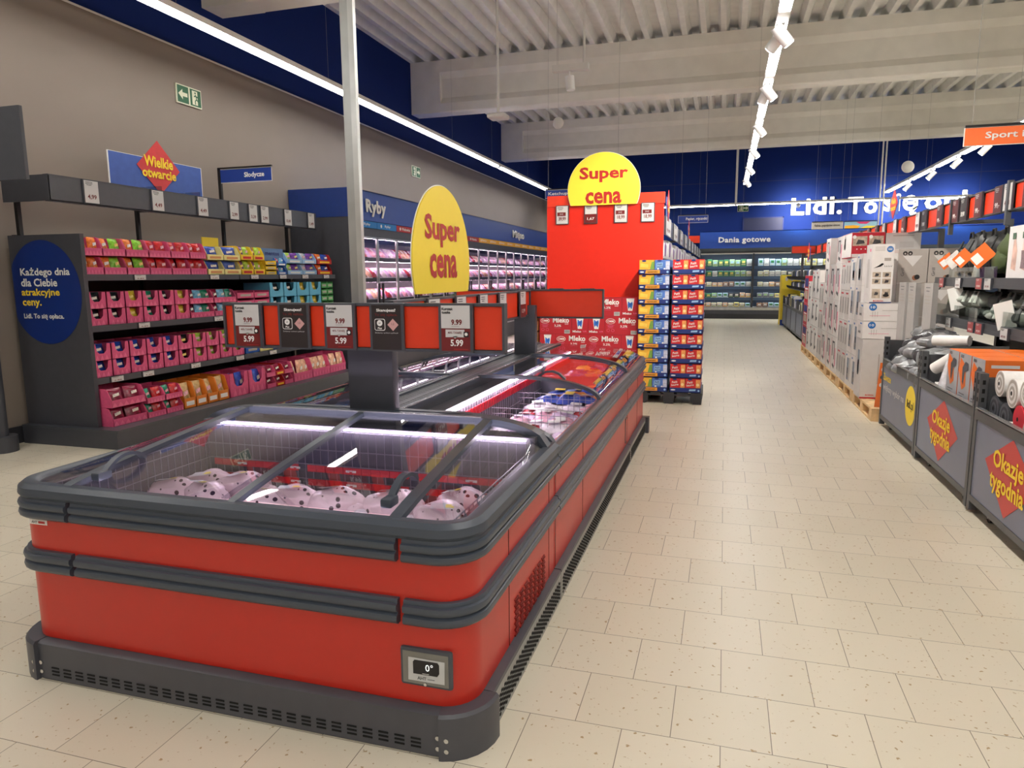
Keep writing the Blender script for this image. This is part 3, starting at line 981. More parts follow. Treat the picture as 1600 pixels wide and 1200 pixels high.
def pack_mesh(mt, sx=.13, sy=.09, sz=.035):
    def fn(u, v):
        a = (u - .5) * 2; c = (v - .5) * 2
        h = (1 - abs(a) ** 3) * (1 - abs(c) ** 4)
        return (a * sx, c * sy, .004 + sz * 1.6 * h * (.85 + .15 * math.sin(a * 7 + c * 5)) + .004 * math.sin(a * 20) * (1 - h))
    m = MB().surf(fn, 12, 8, mt, 0, True)
    m.add([(-sx, -sy, 0), (sx, -sy, 0), (sx, sy, 0), (-sx, sy, 0)], [(0, 3, 2, 1)], mt)
    for i, (a, bb) in enumerate(((0, 0),)):
        m.quad((0, 0, .004 + sz * 1.62), X, Y, sx * .7, sy * .8, M_lab if mt in M_pk[:4] else M_pk[(M_pk.index(mt) + 2) % 9], .006)
    return m
protos = {}
def put_pack(k, x, y, z, a, label, group, tilt=0.18, sc=1.0):
    if k not in protos:
        protos[k] = pack_mesh(M_pk[k]).build('frozen_pack', at=(0, 0, 0))
        o = protos[k]
        tag(o, label, 'food pack', group)
    else:
        o = dup(protos[k], (0, 0, 0), label)
        o['group'] = group
    o.location = (x, y, z); o.scale = (sc, sc, sc)
    o.rotation_euler = (rnd(-tilt, tilt), rnd(-tilt, tilt), a)
def fill(nm, group, x0, x1, y0, y1, z, kinds, nx, ny, layers=1):
    for i in range(ny):
        for j in range(nx):
            x = x0 + (x1 - x0) * (j + .5) / nx; y = y0 + (y1 - y0) * (i + .5) / ny
            k = kinds[(i * 7 + j * 3) % len(kinds)] if isinstance(kinds, list) else kinds(i, j)
            put_pack(k, x + rnd(-.015, .015), y + rnd(-.015, .015), z + rnd(0, .05), rnd(-.3, .3) + (1.57 if (i + j) % 2 else 0), f'{PKN[k]} {ordw(j + 1)} from the spine, {ordw(i + 1)} row of {nm}', group)
PKN = ['lilac film pack', 'white film pack', 'rosy meat pack', 'purple frozen pack', 'blue frozen bag', 'orange frozen bag', 'yellow frozen bag', 'fish-blue frozen bag', 'red meat pack']
fill('the aisle freezer', 'meat packs in the aisle-side freezer', -1.50, -.86, 3.42, 5.55, .54, [1, 2, 0, 8, 1, 2], 4, 11)
fill('the aisle freezer far end', 'bags in the aisle-side freezer', -1.42, -.86, 5.55, 6.1, .58, [4, 5, 4], 4, 3)
fill('the far corner freezer', 'bags in the far corner freezer', -1.46, -.86, 6.22, 7.3, .62, [5, 4, 7, 6], 4, 6)
fill('the candy-side freezer near end', 'bags in the candy-side freezer', -2.08, -2.70, 3.42, 4.6, .66, [7, 6, 4, 3, 5, 7], 5, 6)
fill('the candy-side freezer rear part', 'packs in the candy-side freezer', -2.08, -2.70, 4.6, 6.1, .66, [0, 1, 0, 3, 1], 5, 8)
fill('the far candy-side freezer', 'packs in the far candy-side freezer', -2.08, -2.70, 6.22, 7.3, .66, [1, 0, 7], 5, 6)
tag(MB().box(-1.50, -.84, 3.40, 6.10, .335, .535, M_pk[1]).build('pack_layer', at=(-1.2, 4.8, .335)), 'lower layers of meat packs under the visible ones in the aisle freezer', 'food pack')['kind'] = 'stuff'
tag(MB().box(-2.72, -2.04, 3.40, 6.10, .335, .655, M_pk[0]).build('pack_layer', at=(-2.4, 4.8, .335)), 'lower layers of lilac packs under the candy-side lids', 'food pack')['kind'] = 'stuff'
tag(MB().box(-1.50, -.84, 6.18, 7.34, .335, .615, M_pk[5]).build('pack_layer', at=(-1.2, 6.8, .335)), 'lower layers of bags in the far corner freezer', 'food pack')['kind'] = 'stuff'
tag(MB().box(-2.72, -2.04, 6.18, 7.34, .335, .655, M_pk[1]).build('pack_layer', at=(-2.4, 6.8, .335)), 'lower layers of packs in the far candy-side freezer', 'food pack')['kind'] = 'stuff'

# ================================================================== price rails over the island
M_insert = M_redr
def rail_frame(t, o, ux, L, h, inserts, th=.05, name='rail_frame'):
    """open flat channel standing on its long side; o = lower start corner of the front face"""
    o = Vector(o); n = ux.cross(Z)
    m = MB()
    def bx(a, bb, z0, z1, d0, d1, mt):
        p = o + ux * a + n * (-d1); q = o + ux * bb + n * (-d0)
        m.box(min(p.x, q.x), max(p.x, q.x), min(p.y, q.y), max(p.y, q.y), o.z + z0, o.z + z1, mt)
    bx(0, L, 0, .014, 0, th, M_grey_d); bx(0, L, h - .014, h, 0, th, M_grey_d)
    bx(0, .012, .014, h - .014, 0, th, M_grey_d); bx(L - .012, L, .014, h - .014, 0, th, M_grey_d)
    bx(.012, L - .012, .014, h - .014, th * .6, th, M_grey_d)
    m.build(name, t)
    for a, bb in inserts:
        m = MB(); bx(a, bb, .016, h - .016, th * .25, th * .45, M_insert); m.build('red_insert', t)
def card_price(name_lines, old, new, w_, h, ux, o, label, group, taniej=True, at_n=.012):
    o = Vector(o); n = ux.cross(Z)
    t = thing('electronic_price_label', label, 'price label', o, group)
    m = MB()
    m.poly(o, ux, Z, [(-w_ / 2, -h / 2), (w_ / 2, -h / 2), (w_ / 2, h / 2), (-w_ / 2, h / 2)], M_grey, at_n, at_n)
    m.build('case', t)
    m = MB()
    a = o + n * at_n
    iw, ih = w_ * .84, h * .92
    m.quad(a + Z * ih * .25, ux, Z, iw, ih * .5, M_lab)
    m.quad(a - Z * ih * .252, ux, Z, iw, ih * .495, M_darkred)
    for i, s in enumerate(name_lines):
        m.text(s, a - ux * iw * .47 + Z * ih * (.425 - .075 * i), ux, Z, M_ink, h=ih * .06, al='l', bold=.035)
    m.text(old[0], a + Z * ih * .145, ux, Z, M_darkred, h=ih * .11, w_=iw * .12, bold=.03) if False else None
    m.text(old, a + Z * ih * .135 + ux * iw * .04, ux, Z, M_darkred, h=ih * .125, w_=iw * .37, bold=.035)
    m.box(*sorted((a.x - ux.x * .02, a.x + ux.x * .02)), a.y - .0035 if ux.x else a.y, a.y - .003 if ux.x else a.y + .001, a.z + ih * .04, a.z + ih * .045, M_ink) if ux.x else None
    if taniej:
        m.quad(a - Z * ih * .11 - ux * iw * .02, ux, Z, iw * .66, ih * .17, M_lab, .003)
        m.poly(a - Z * ih * .20 - ux * iw * .02, ux, Z, [(-.012, .006), (0, -.006), (.012, .006)], M_lab, .003)
        m.text('40% TANIEJ', a - Z * ih * .10 - ux * iw * .03, ux, Z, M_darkred, h=ih * .06, w_=iw * .48, lift=.0045, bold=.01)
        m.poly(a - Z * ih * .13 + ux * iw * .37, ux, Z, [(-.013, -.013), (.013, -.013), (.013, .013), (-.013, .013)], M_ink, .004)
        m.disc(a - Z * ih * .125 + ux * iw * .37, ux, Z, .008, M_white, .005, 12)
    m.text(new, a - Z * ih * .32 + ux * iw * .04, ux, Z, M_white, h=ih * .15, w_=iw * .44, bold=.03)
    m.quad(a - Z * ih * .46 + ux * iw * .18, ux, Z, iw * .5, .0025, M_redp, .003)
    m.build('print', t)
    return t
def card_scan(w_, h, ux, o, label, group, at_n=.012):
    o = Vector(o); n = ux.cross(Z)
    t = thing('electronic_price_label', label, 'price label', o, group)
    MB().poly(o, ux, Z, [(-w_ / 2, -h / 2), (w_ / 2, -h / 2), (w_ / 2, h / 2), (-w_ / 2, h / 2)], M_grey, at_n, at_n).build('case', t)
    m = MB()
    a = o + n * at_n
    iw, ih = w_ * .86, h * .93
    m.quad(a, ux, Z, iw, ih, M_brown)
    m.text('Skanujesz?', a + Z * ih * .375, ux, Z, M_white, h=ih * .085, w_=iw * .66, bold=.03)
    m.text('To się opłaca.', a + Z * ih * .275, ux, Z, mat('dim red ink', (110, 34, 30), .5, noise=0), h=ih * .07, w_=iw * .78, bold=.02)
    def rr(s, r):
        return arc(s - r, s - r, r, 0, 90, 4) + arc(-s + r, s - r, r, 90, 180, 4) + arc(-s + r, -s + r, r, 180, 270, 4) + arc(s - r, -s + r, r, 270, 360, 4)
    c = a - ux * iw * .22 + Z * ih * .06
    k = iw * .185
    m.poly(c, ux, Z, rr(k, k * .35), M_white, .003)
    m.poly(c, ux, Z, rr(k * .9, k * .3), M_brown, .004)
    m.disc(c + Z * k * .28, ux, Z, k * .52, M_white, .005, 16)
    m.text('Lidl', c + Z * k * .28, ux, Z, M_brown, h=k * .18, lift=.0065, bold=.03)
    m.text('Plus', c - Z * k * .58, ux, Z, M_white, h=k * .36, lift=.005, bold=.03)
    c = a + ux * iw * .23 + Z * ih * .06
    k = iw * .19
    M_dia = mat('rosy diamond', (206, 160, 156), .5, noise=0)
    m.poly(c, ux, Z, [(-k, 0), (0, -k), (k, 0), (0, k)], M_dia, .003)
    m.text('1,2', c + Z * k * .12, ux, Z, M_brown, h=k * .38, lift=.0045, bold=.0)
    m.text('Zeskanuj i pobierz aplikację', a - Z * ih * .125, ux, Z, M_lab, h=ih * .035, w_=iw * .8, bold=0)
    m.build('print', t)
    return t
RZ0, RZ1, RY = 1.286, 1.524, 3.18
t = thing('price_rail', 'dark price rail with red inserts on the front post of the island', 'price rail', (-1.78, RY, RZ0))
xl, xr = -2.567, -.99
cards = [(-2.408, 0), (-2.127, 1), (-1.861, 0), (-1.598, 1), (-1.232, 0)]
ins = []
prev = xl + .012
for cx, k in cards:
    ins.append((prev - xl, cx - .088 - xl)); prev = cx + .088
ins.append((prev - xl, xr - xl - .012))
rail_frame(t, (xl, RY, RZ0), X, xr - xl, RZ1 - RZ0, ins)
t2 = thing('sign_post', 'wide charcoal post carrying the front price rail, standing behind the end freezer', 'post', (FC, 3.36, .93))
MB().rbox(-1.925, -1.66, 3.345, 3.415, .93, RZ0 + .12, .004, M_grey_d).build('post_body', t2)
MB().box(-1.90, -1.68, 3.18 + .05, 3.36, RZ0 + .04, RZ0 + .12, M_grey_d).build('bracket', t2)
names = ['first', 'second', 'third', 'fourth', 'fifth']
for i, (cx, k) in enumerate(cards):
    if k == 0:
        card_price(['Kurczak', 'tuszka'], '9.99', '5.99', .176, .238, X, (cx, RY, (RZ0 + RZ1) / 2), f'white and dark red price card, {["at the candy-side end", 0, "above the charcoal post", 0, "at the aisle-side end"][i]} of the front rail', 'price cards on the front rail')
    else:
        card_scan(.184, .238, X, (cx, RY, (RZ0 + RZ1) / 2), f'black app card with rosy diamond, {["", "on the candy side of", 0, "on the aisle side of"][i]} the rail post', 'app cards on the front rail')
# rail along the spine
t = thing('price_rail', 'long price rail running along the spine of the freezer island', 'price rail', (-1.72, 5.0, RZ0))
ly = [4.04, 4.51, 4.98, 5.46, 6.05]
ins = []; prev = .012
for y in ly:
    ins.append((prev, y - .1 - 3.5)); prev = y + .1 - 3.5
ins.append((prev, 6.34 - 3.5))
rail_frame(t, (-1.72, 3.5, RZ0), Y, 2.86, RZ1 - RZ0, [i for i in ins if i[1] > i[0]])
t2 = thing('sign_post', 'charcoal post carrying the far rail of the island', 'post', (-1.76, 6.25, .93))
MB().rbox(-1.86, -1.66, 6.28, 6.36, .93, RZ0 + .1, .004, M_grey_d).build('post_body', t2)
def card_small(w_, h, ux, o, label, group, dark=.35, price='9,99', at_n=.012, facem=None, up=None):
    """small electronic label: white face, coloured band, price"""
    o = Vector(o); up = Vector(up) if up else Z
    n = ux.cross(up)
    t = thing('electronic_price_label', label, 'price label', o, group)
    MB().poly(o, ux, up, [(-w_ / 2, -h / 2), (w_ / 2, -h / 2), (w_ / 2, h / 2), (-w_ / 2, h / 2)], M_grey_d, at_n, at_n).build('case', t)
    m = MB(); a = o + n * at_n
    m.quad(a, ux, up, w_ * .88, h * .93, facem or M_lab)
    ink = M_darkred if facem in (None, M_lab) else M_white
    if dark:
        m.quad(a - up * h * .93 * (.5 - dark / 2), ux, up, w_ * .88, h * .93 * dark, M_darkred, .003)
        m.text(price, a - up * h * .25, ux, up, M_white, h=h * .16, w_=w_ * .55, lift=.0045, bold=.02)
    else:
        m.text(price, a - up * h * .22, ux, up, ink, h=h * .22, w_=w_ * .56, lift=.0035, bold=.025)
    for q in (.40, .34, .28):
        m.quad(a - ux * w_ * .14 + up * h * q, ux, up, w_ * (.45 if q > .3 else .3), h * .022, M_ink if ink != M_white else M_lab, .003)
    m.build('print', t)
    return t
for i, y in enumerate(ly):
    card_small(.19, .238, Y, (-1.72, y, (RZ0 + RZ1) / 2), f'{ordw(i + 1)} price card from the front post on the spine rail', 'price cards on the spine rail', .5, '12,99')
t = thing('price_rail', 'plain red price rail across the far end of the freezer island', 'price rail', (-1.76, 6.4, RZ0))
rail_frame(t, (-2.48, 6.38, 1.262), X, 1.435, .268, [(.012, 1.423)])
MB().box(-1.55, -1.42, 6.385, 6.42, 1.53, 1.538, M_grey_d).box(-1.26, -1.13, 6.385, 6.42, 1.53, 1.536, M_grey_d).build('top_clip', t)

# ---- aluminium pole feeding the island
t = thing('power_pole', 'tall bare aluminium pole rising from the island to the ceiling', 'pole', (-1.925, 3.52, .93))
MB().box(-1.962, -1.915, 3.48, 3.505, .93, 6.36, M_alu).box(-1.915, -1.884, 3.475, 3.505, .93, 6.36, mat('brushed aluminium bright', (214, 215, 212), .3, metal=.8, noise=.15, scale=4)).build('pole_profile', t)  # aisle-side half in paler aluminium: the lit face is put into the colour

# ---- round yellow signs
def round_sign(nm, label, o, ux, r, zcut, t1, sz1, tw, cut_top=None):
    o = Vector(o)
    t = thing(nm, label, 'sign', (o.x, o.y, zcut))
    n = ux.cross(Z)
    pts = []
    N = 64
    a0 = math.asin(max(-1, (zcut - o.z) / r))
    for i in range(N + 1):
        a = a0 + (math.pi - 2 * a0) * i / N
        pts.append((r * math.cos(a), r * math.sin(a)))
    MB().poly(o, ux, Z, pts, M_yel, .006, .012).build('board', t)
    k = (r + .006) / r
    MB().poly(o, ux, Z, [(p[0] * k, p[1] * k if p[1] > zcut - o.z + .001 else p[1]) for p in pts], M_white, -.001, .004).build('white_edge', t)
    MB().text('Super', o + Z * sz1[0], ux, Z, M_redp, h=sz1[1], w_=tw[0], lift=.009, bold=.03).build('lettering', t)
    MB().text('cena', o + Z * sz1[2], ux, Z, M_redp, h=sz1[3], w_=tw[1], lift=.009, bold=.03).build('lettering', t)
    return t
round_sign('round_sign', 'yellow round sign with red words standing on the spine rail of the island', (-1.78, 4.37, 1.74), Y, .49, 1.548, 0, (.20, .20, -.02, .155), (.60, .47))
# ================================================================== candy shelf on the side wall
GY0, GY1 = 5.4, 10.06
t = thing('shelving_unit', 'long charcoal candy shelf along the side wall with a round blue end panel', 'shelf unit', (-6.35, 7.7, 0))
MB().box(-6.84, -5.93, GY0, GY0 + .045, .19, 2.09, M_grey_d).build('end_panel', t)
MB().box(-6.84, -5.63, GY0 - .07, GY1, 0, .17, M_grey_d).box(-6.84, -5.615, GY0 - .075, GY1, .17, .192, M_grey).build('base_deck', t)
MB().box(-6.84, -6.78, GY0 + .045, GY1, .19, 2.10, M_grey_dd).build('back_panel', t)
SHZ = {'top': 1.70, 'second': 1.195, 'third': .672, 'bottom': .192}
SHN = {'top': 'top shelf', 'second': 'second shelf down', 'third': 'third shelf down', 'bottom': 'base deck'}
for k in ('top', 'second', 'third'):
    z = SHZ[k]
    MB().box(-6.78, -5.96, GY0 + .05, GY1, z - .035, z - .004, M_grey_d).box(-5.965, -5.945, GY0 + .05, GY1, z - .058, z + .004, M_grey).box(-5.97, -5.94, 7.72, 7.724, z - .058, z + .004, M_black).build('shelf_board', t)
for y in (5.47, 6.98, 8.5, 10.0):
    MB().box(-6.775, -6.735, y - .02, y + .02, .19, 3.16 if y == 8.5 else 2.66, M_black).box(-6.775, -6.25, y - .015, y + .015, 2.44, 2.48, M_black).build('upright', t)
MB().box(-6.215, -6.20, 5.36, 9.99, 2.405, 2.645, M_grey).box(-6.26, -6.20, 5.36, 9.99, 2.40, 2.415, M_grey_d).box(-6.26, -6.198, 5.36, 9.99, 2.64, 2.652, M_grey_d).build('header_rail', t)
MB().box(-6.79, -6.20, 5.355, 5.372, 2.405, 2.648, M_grey_d).build('header_return', t)
n_end = Vector((0, -1, 0))
m = MB()
oo = Vector((-6.43, GY0 - .003, 1.53))
pts = [(max(-.395, .46 * math.cos(2 * math.pi * i / 64)), .51 * math.sin(2 * math.pi * i / 64)) for i in range(64)]
m.poly(oo, X, Z, pts, M_blued)
for s, x0, zz, ww, c in (('Każdego dnia', -6.717, 1.725, .63, M_white), ('dla Ciebie', -6.722, 1.628, .465, M_white), ('atrakcyjne', -6.728, 1.523, .49, M_yelt), ('ceny.', -6.728, 1.415, .245, M_yelt), ('Lidl. To się opłaca.', -6.729, 1.29, .515, M_white)):
    m.text(s, (x0, GY0 - .005, zz), X, Z, c, w_=ww, h=None if 0 else {'Każdego dnia': .10, 'dla Ciebie': .08, 'atrakcyjne': .092, 'ceny.': .075, 'Lidl. To się opłaca.': .062}[s], al='l', bold=.025)
m.build('round_sign', t)

def candy_carton(style, w_, h, d, mt):
    """front at x=0 facing +X, back at -d, centred on y, base z=0"""
    m = MB(); th = .006; hw = w_ / 2 - .003
    m.box(-d, 0, -hw, hw, 0, th, mt)
    m.box(-d, -d + th, -hw, hw, 0, h, mt)
    if style == 'lip':
        lip = h * .40
        m.box(-th, 0, -hw, hw, 0, lip, mt)
        for s in (-hw, hw - th):
            m.prism([(-d, 0), (0, 0), (0, lip), (-.05, h * .95), (-.09, h), (-d, h)], 'y', s, s + th, M_card if False else mt)
        if mt is not M_pink:
            m.quad((0, 0, lip * .48), Y, Z, w_ * .66, lip * .42, {M_cream2: M_cream3, M_yelc: M_redc, M_redc: M_yelc, M_orc: M_white, M_ltb: M_white, M_mid: M_white}.get(mt, M_white))
        for q in range(6 if mt is M_pink else 0):     # printed facets on the lip
            a = -hw + q * 2 * hw / 6
            m.poly((0, a, 0), Y, Z, [(.1 * w_ * 0, .003), (2 * hw / 12, lip * .7), (2 * hw / 6, .003)], M_pinkl if mt is M_pink else M_white if mt is not M_cream2 else M_cream3, .001)
    elif style == 'notch':
        lo = h * .42
        m.box(-th, 0, -hw, hw, 0, lo, mt)
        k = w_ * .24
        for s in (-1, 1):
            m.poly((0, 0, 0), Y, Z, [(s * hw, lo), (s * hw, h), (s * (hw - k * .8), h), (s * (hw - k), lo + h * .16), (s * (hw - k * 1.5), lo)][::1 if s > 0 else -1], mt, 0, th)
            m.box(-d, 0, s * hw - (th if s > 0 else 0), s * hw + (0 if s > 0 else th), 0, h, mt)
        for q in (-1, 0, 1):
            m.poly((0, q * hw * .5, 0), Y, Z, [(-hw * .22, .003), (0, lo * .8), (hw * .22, .003)], M_pinkl if mt is M_pink else mt, .001)
    elif style == 'low':
        m.box(-th, 0, -hw, hw, 0, h * .75, mt)
        for s in (-hw, hw - th):
            m.box(-d, 0, s, s + th, 0, h, mt)
        m.quad((0, 0, h * .42), Y, Z, w_ * .6, h * .3, M_card)
    return m
M_pinkl = mat('candy carton pink light', (232, 112, 150), .5, noise=0)
M_cream2 = mat('carton cream yellow', (238, 226, 150), .5, noise=.02)
M_cream3 = mat('carton cream script', (214, 150, 90), .5, noise=0)
M_yelc = mat('carton yellow', (244, 206, 50), .5, noise=.03)
M_ltb = mat('carton light blue', (150, 190, 226), .5, noise=.03)
M_mtb = mat('carton mint blue', (96, 178, 212), .5, noise=.03)
M_redc = mat('carton red', (196, 36, 34), .5, noise=.03)
M_mid = mat('carton mid blue', (52, 104, 190), .5, noise=.03)
M_orc = mat('carton orange', (224, 128, 40), .5, noise=.04)
M_grn = mat('carton green', (90, 170, 100), .5, noise=.15)
BAGC = {'orange': (226, 120, 50), 'green': (130, 196, 60), 'red': (190, 34, 36), 'blue': (40, 70, 160), 'dark': (34, 44, 50), 'black': (24, 26, 30), 'purple': (122, 70, 130), 'lime': (170, 206, 80), 'sky': (120, 186, 226), 'teal': (30, 130, 100), 'crimson': (130, 24, 56), 'gold': (222, 190, 60), 'nougat': (190, 160, 110), 'peach': (232, 170, 140), 'silver': (190, 190, 200), 'violet': (110, 60, 150)}
bag_me = {}
def candy_bag(col):
    if col not in bag_me:
        mt = mat('candy bag ' + col, BAGC[col], .25, noise=.45, scale=26)
        def fn(u, v):
            a = (u - .5) * 2; c = (v - .5) * 2
            hgt = max(0, (1 - abs(a) ** 4) * (1 - abs(c) ** 4))
            return (.034 * hgt * (.85 + .15 * math.sin(5 * a + 4 * c)) + .004 * math.sin(30 * c) * (1 - hgt), a * .062, .075 + c * .075)
        m = MB().surf(fn, 10, 10, mt)
        m.poly((-.001, 0, 0), -Y, Z, [(-.062, 0), (.062, 0), (.062, .15), (-.062, .15)], mt)
        m.quad((.036, .0, .085), (0, 1, .2), Z, .05, .026, mat('candy bag print ' + 'wyp'[len(bag_me) % 3], ((226, 220, 210), (230, 206, 110), (220, 170, 180))[len(bag_me) % 3], .4, noise=.3, scale=60), .002)
        bag_me[col] = m.build('candy_bag', at=(0, 0, 0)); tag(bag_me[col], '', 'candy bag'); bag_me[col]['_'] = 1
        return bag_me[col], True
    return bag_me[col], False
def place_bag(col, x, y, z, sy, sz, lab, grp):
    o, first = candy_bag(col)
    if not first:
        o = dup(o, (0, 0, 0), lab)
    if '_' in o:
        del o['_']
    o['label'] = lab; o['group'] = grp
    o.location = (x, y, z); o.scale = (1, sy, sz); o.rotation_euler = (rnd(-.08, .08), rnd(-.28, -.12), rnd(-.12, .12))
cart_me = {}
def place_carton(style, w_, h, d, mt, cname, x, y, z, lab, grp):
    key = (style, round(w_, 2), round(h, 3), mt.name)
    if key not in cart_me:
        o = tag(candy_carton(style, w_, h, d, mt).build('candy_carton', at=(0, 0, 0)), lab, 'carton', grp)
        cart_me[key] = o
    else:
        o = dup(cart_me[key], (0, 0, 0), lab)
        o['group'] = grp
    o.location = (x, y, z)
TIER = ('lower', 'upper', 'third', 'topmost')
CN = {}
def row(shelf, items):
    """items: (y0, y1, style, material, carton name, tiers, tier height, [bag colours], text)"""
    z0 = SHZ[shelf]
    cnt = {}
    for y0, y1, style, mt, cname, tiers, th, bags in items:
        cnt[cname] = cnt.get(cname, 0) + 1
        k = cnt[cname]
        for ti in range(tiers):
            h = th
            z = z0 + ti * th
            w_ = y1 - y0
            tn = TIER[ti] + ' tier of the ' if tiers > 1 else 'alone on the '
            lab = f'{cname} carton, {ordw(k)} from the near end, {tn}{SHN[shelf]}'
            xf = -5.985 if shelf != 'bottom' else -5.80
            place_carton(style, w_, h - .003, .42, mt, cname, xf, (y0 + y1) / 2, z, lab, 'candy cartons on the ' + SHN[shelf])
            nb = len(bags)
            for i, c in enumerate(bags):
                yy = y0 + w_ * (i + .5) / nb
                s = 'near' if i == 0 else 'far'
                bl = f'{c} candy bag, {s + " side" if nb == 2 else ordw(i + 1) + " place"} of {ordw(k)} {cname} carton, {TIER[ti] if tiers > 1 else "single"} tier, {SHN[shelf]}'
                if nb == 1:
                    bl = f'{c} candy bag in the {ordw(k)} {cname} carton, {TIER[ti]} tier, {SHN[shelf]}'
                place_bag(c, xf - .06, yy, z + .012, w_ / nb / .124 * .86, (h * .92) / .15, bl, 'candy bags on the ' + SHN[shelf])
P, NT = M_pink, 'notch'
row('top', [(5.46, 5.70, 'lip', P, 'pink', 2, .188, ['orange', 'orange']), (5.70, 5.99, 'lip', P, 'pink', 2, .188, ['orange', 'green']), (5.99, 6.30, 'lip', P, 'pink', 2, .188, ['orange', 'green']),
            (6.30, 6.62, 'lip', P, 'pink', 2, .188, ['red', 'red']), (6.62, 6.915, 'lip', P, 'pink', 2, .188, ['red', 'red']), (6.915, 7.19, 'lip', P, 'pink', 2, .188, ['red', 'red']),
            (7.20, 7.50, 'lip', M_cream2, 'cream', 2, .175, ['blue']), (7.50, 7.82, 'lip', M_cream2, 'cream', 2, .175, ['blue']),
            (7.83, 8.08, 'lip', M_yelc, 'yellow', 2, .185, ['purple', 'lime']), (8.08, 8.32, 'lip', M_yelc, 'yellow', 2, .185, ['purple', 'lime']),
            (8.33, 8.58, 'low', M_yelc, 'small yellow', 3, .065, []), (8.60, 8.82, 'lip', M_mid, 'blue', 2, .12, ['red', 'sky']),
            (8.84, 9.22, 'lip', M_ltb, 'light blue', 2, .16, ['lime', 'violet']), (9.22, 9.60, 'lip', M_ltb, 'light blue', 2, .16, ['silver', 'violet']),
            (9.62, 10.04, 'lip', M_redc, 'red', 2, .16, ['orange', 'blue'])])
row('second', [(5.46 + i * .232, 5.46 + (i + 1) * .232, NT, P, 'pink', 2, .168, [['dark', 'dark', 'gold', 'teal', 'dark', 'gold'][i]]) for i in range(6)] +
    [(6.86, 7.27, 'lip', P, 'wide pink', 2, .165, ['crimson', 'sky', 'teal']), (7.27, 7.69, 'lip', P, 'wide pink', 2, .165, ['crimson', 'sky', 'teal']),
     (7.70, 8.05, 'low', P, 'flat pink', 3, .10, []), (8.05, 8.38, 'low', P, 'flat pink', 3, .10, [])] +
    [(8.39 + i * .325, 8.39 + (i + 1) * .325, NT, M_mtb, 'tall sky-blue', 2, .20, [['dark', 'dark', 'gold', 'gold'][i]]) for i in range(4)] +
    [(9.70, 9.87, 'low', M_grn, 'green', 4, .10, []), (9.87, 10.04, 'low', M_grn, 'green', 4, .10, [])])
row('third', [(5.46 + i * .232, 5.46 + (i + 1) * .232, NT, P, 'pink', 2, .172, [['blue', 'blue', 'blue', 'blue', 'blue', 'black', 'lime', 'lime', 'lime', 'lime'][i]]) for i in range(10)] +
    [(7.80, 8.1, 'low', M_mid, 'blue', 2, .11, []), (8.1, 8.4, 'low', M_cream2, 'cream', 2, .11, []), (8.4, 8.7, 'low', M_mid, 'second blue', 2, .11, []), (8.72, 9.2, 'lip', P, 'wide pink', 2, .14, ['red', 'green'])])
row('bottom', [(5.46, 5.90, 'lip', P, 'big pink', 2, .19, ['crimson', 'crimson']), (5.91, 6.17, 'lip', P, 'pink', 2, .155, ['teal', 'red']), (6.17, 6.43, 'lip', P, 'pink', 2, .155, ['teal', 'red'])] +
    [(6.44 + i * .19, 6.44 + (i + 1) * .19, 'lip', M_orc, 'orange', 1, .30, ['nougat']) for i in range(4)] +
    [(7.22, 7.58, NT, P, 'tall pink', 1, .30, ['blue', 'blue']), (7.58, 7.94, NT, P, 'tall pink', 1, .30, ['blue', 'blue'])] +
    [(7.96 + i * .20, 7.96 + (i + 1) * .20, 'lip', M_redc if i % 2 else P, 'crimson' if i % 2 else 'narrow pink', 2, .15, ['crimson']) for i in range(3)] +
    [(8.58 + i * .48, 8.58 + (i + 1) * .48, 'lip', P, 'large pink', 1, .30, ['peach', 'peach', 'peach']) for i in range(3)])
t = thing('display_header', 'blue display card with a mint brand word standing on the small yellow cartons', 'display card', (-6.05, 8.45, 1.895))
MB().box(-6.06, -6.05, 8.33, 8.84, 1.897, 2.06, mat('display card blue', (96, 130, 176), .5)).build('board', t)
MB().text('mentos', (-6.05, 8.585, 1.99), Y, Z, M_navy, w_=.32, h=.05, bold=.03).build('lettering', t)
tag(MB().box(-6.30, -6.29, 7.5, 7.8, 2.05, 2.17, M_yel).build('display_card', at=(-6.3, 7.65, 2.05)), 'plain yellow card behind the cream cartons on the top shelf', 'display card')
# ---- price labels on the candy shelf
E1 = 'electronic labels on the candy shelf edges'
sl = {'top': [6.1, 7.25, 8.02, 8.65, 9.2, 9.78], 'second': [6.1, 7.27], 'third': [5.69, 6.1, 6.82, 7.62, 8.32]}
for k, ys in sl.items():
    for i, y in enumerate(ys):
        card_small(.17, .055, Y, (-5.945, y, SHZ[k] - .028), f'small white shelf label, {ordw(i + 1)} from the near end on the {SHN[k]} edge', E1, 0, ['2,89', '2,49', '3,39', '2,99', '1,98'][i % 5], .012)
hl = [(5.825, '4,99'), (6.71, '4,49'), (7.437, '4,49'), (8.02, '2,99'), (8.41, '3,39'), (8.666, '2,99'), (9.22, '10,49'), (9.83, '1,49')]
for i, (y, p) in enumerate(hl):
    card_small(.19, .235, Y, (-6.198, y, 2.53), f'white price card, {ordw(i + 1)} from the near end on the header rail over the candy', 'price cards on the candy header', 0, p, .014)
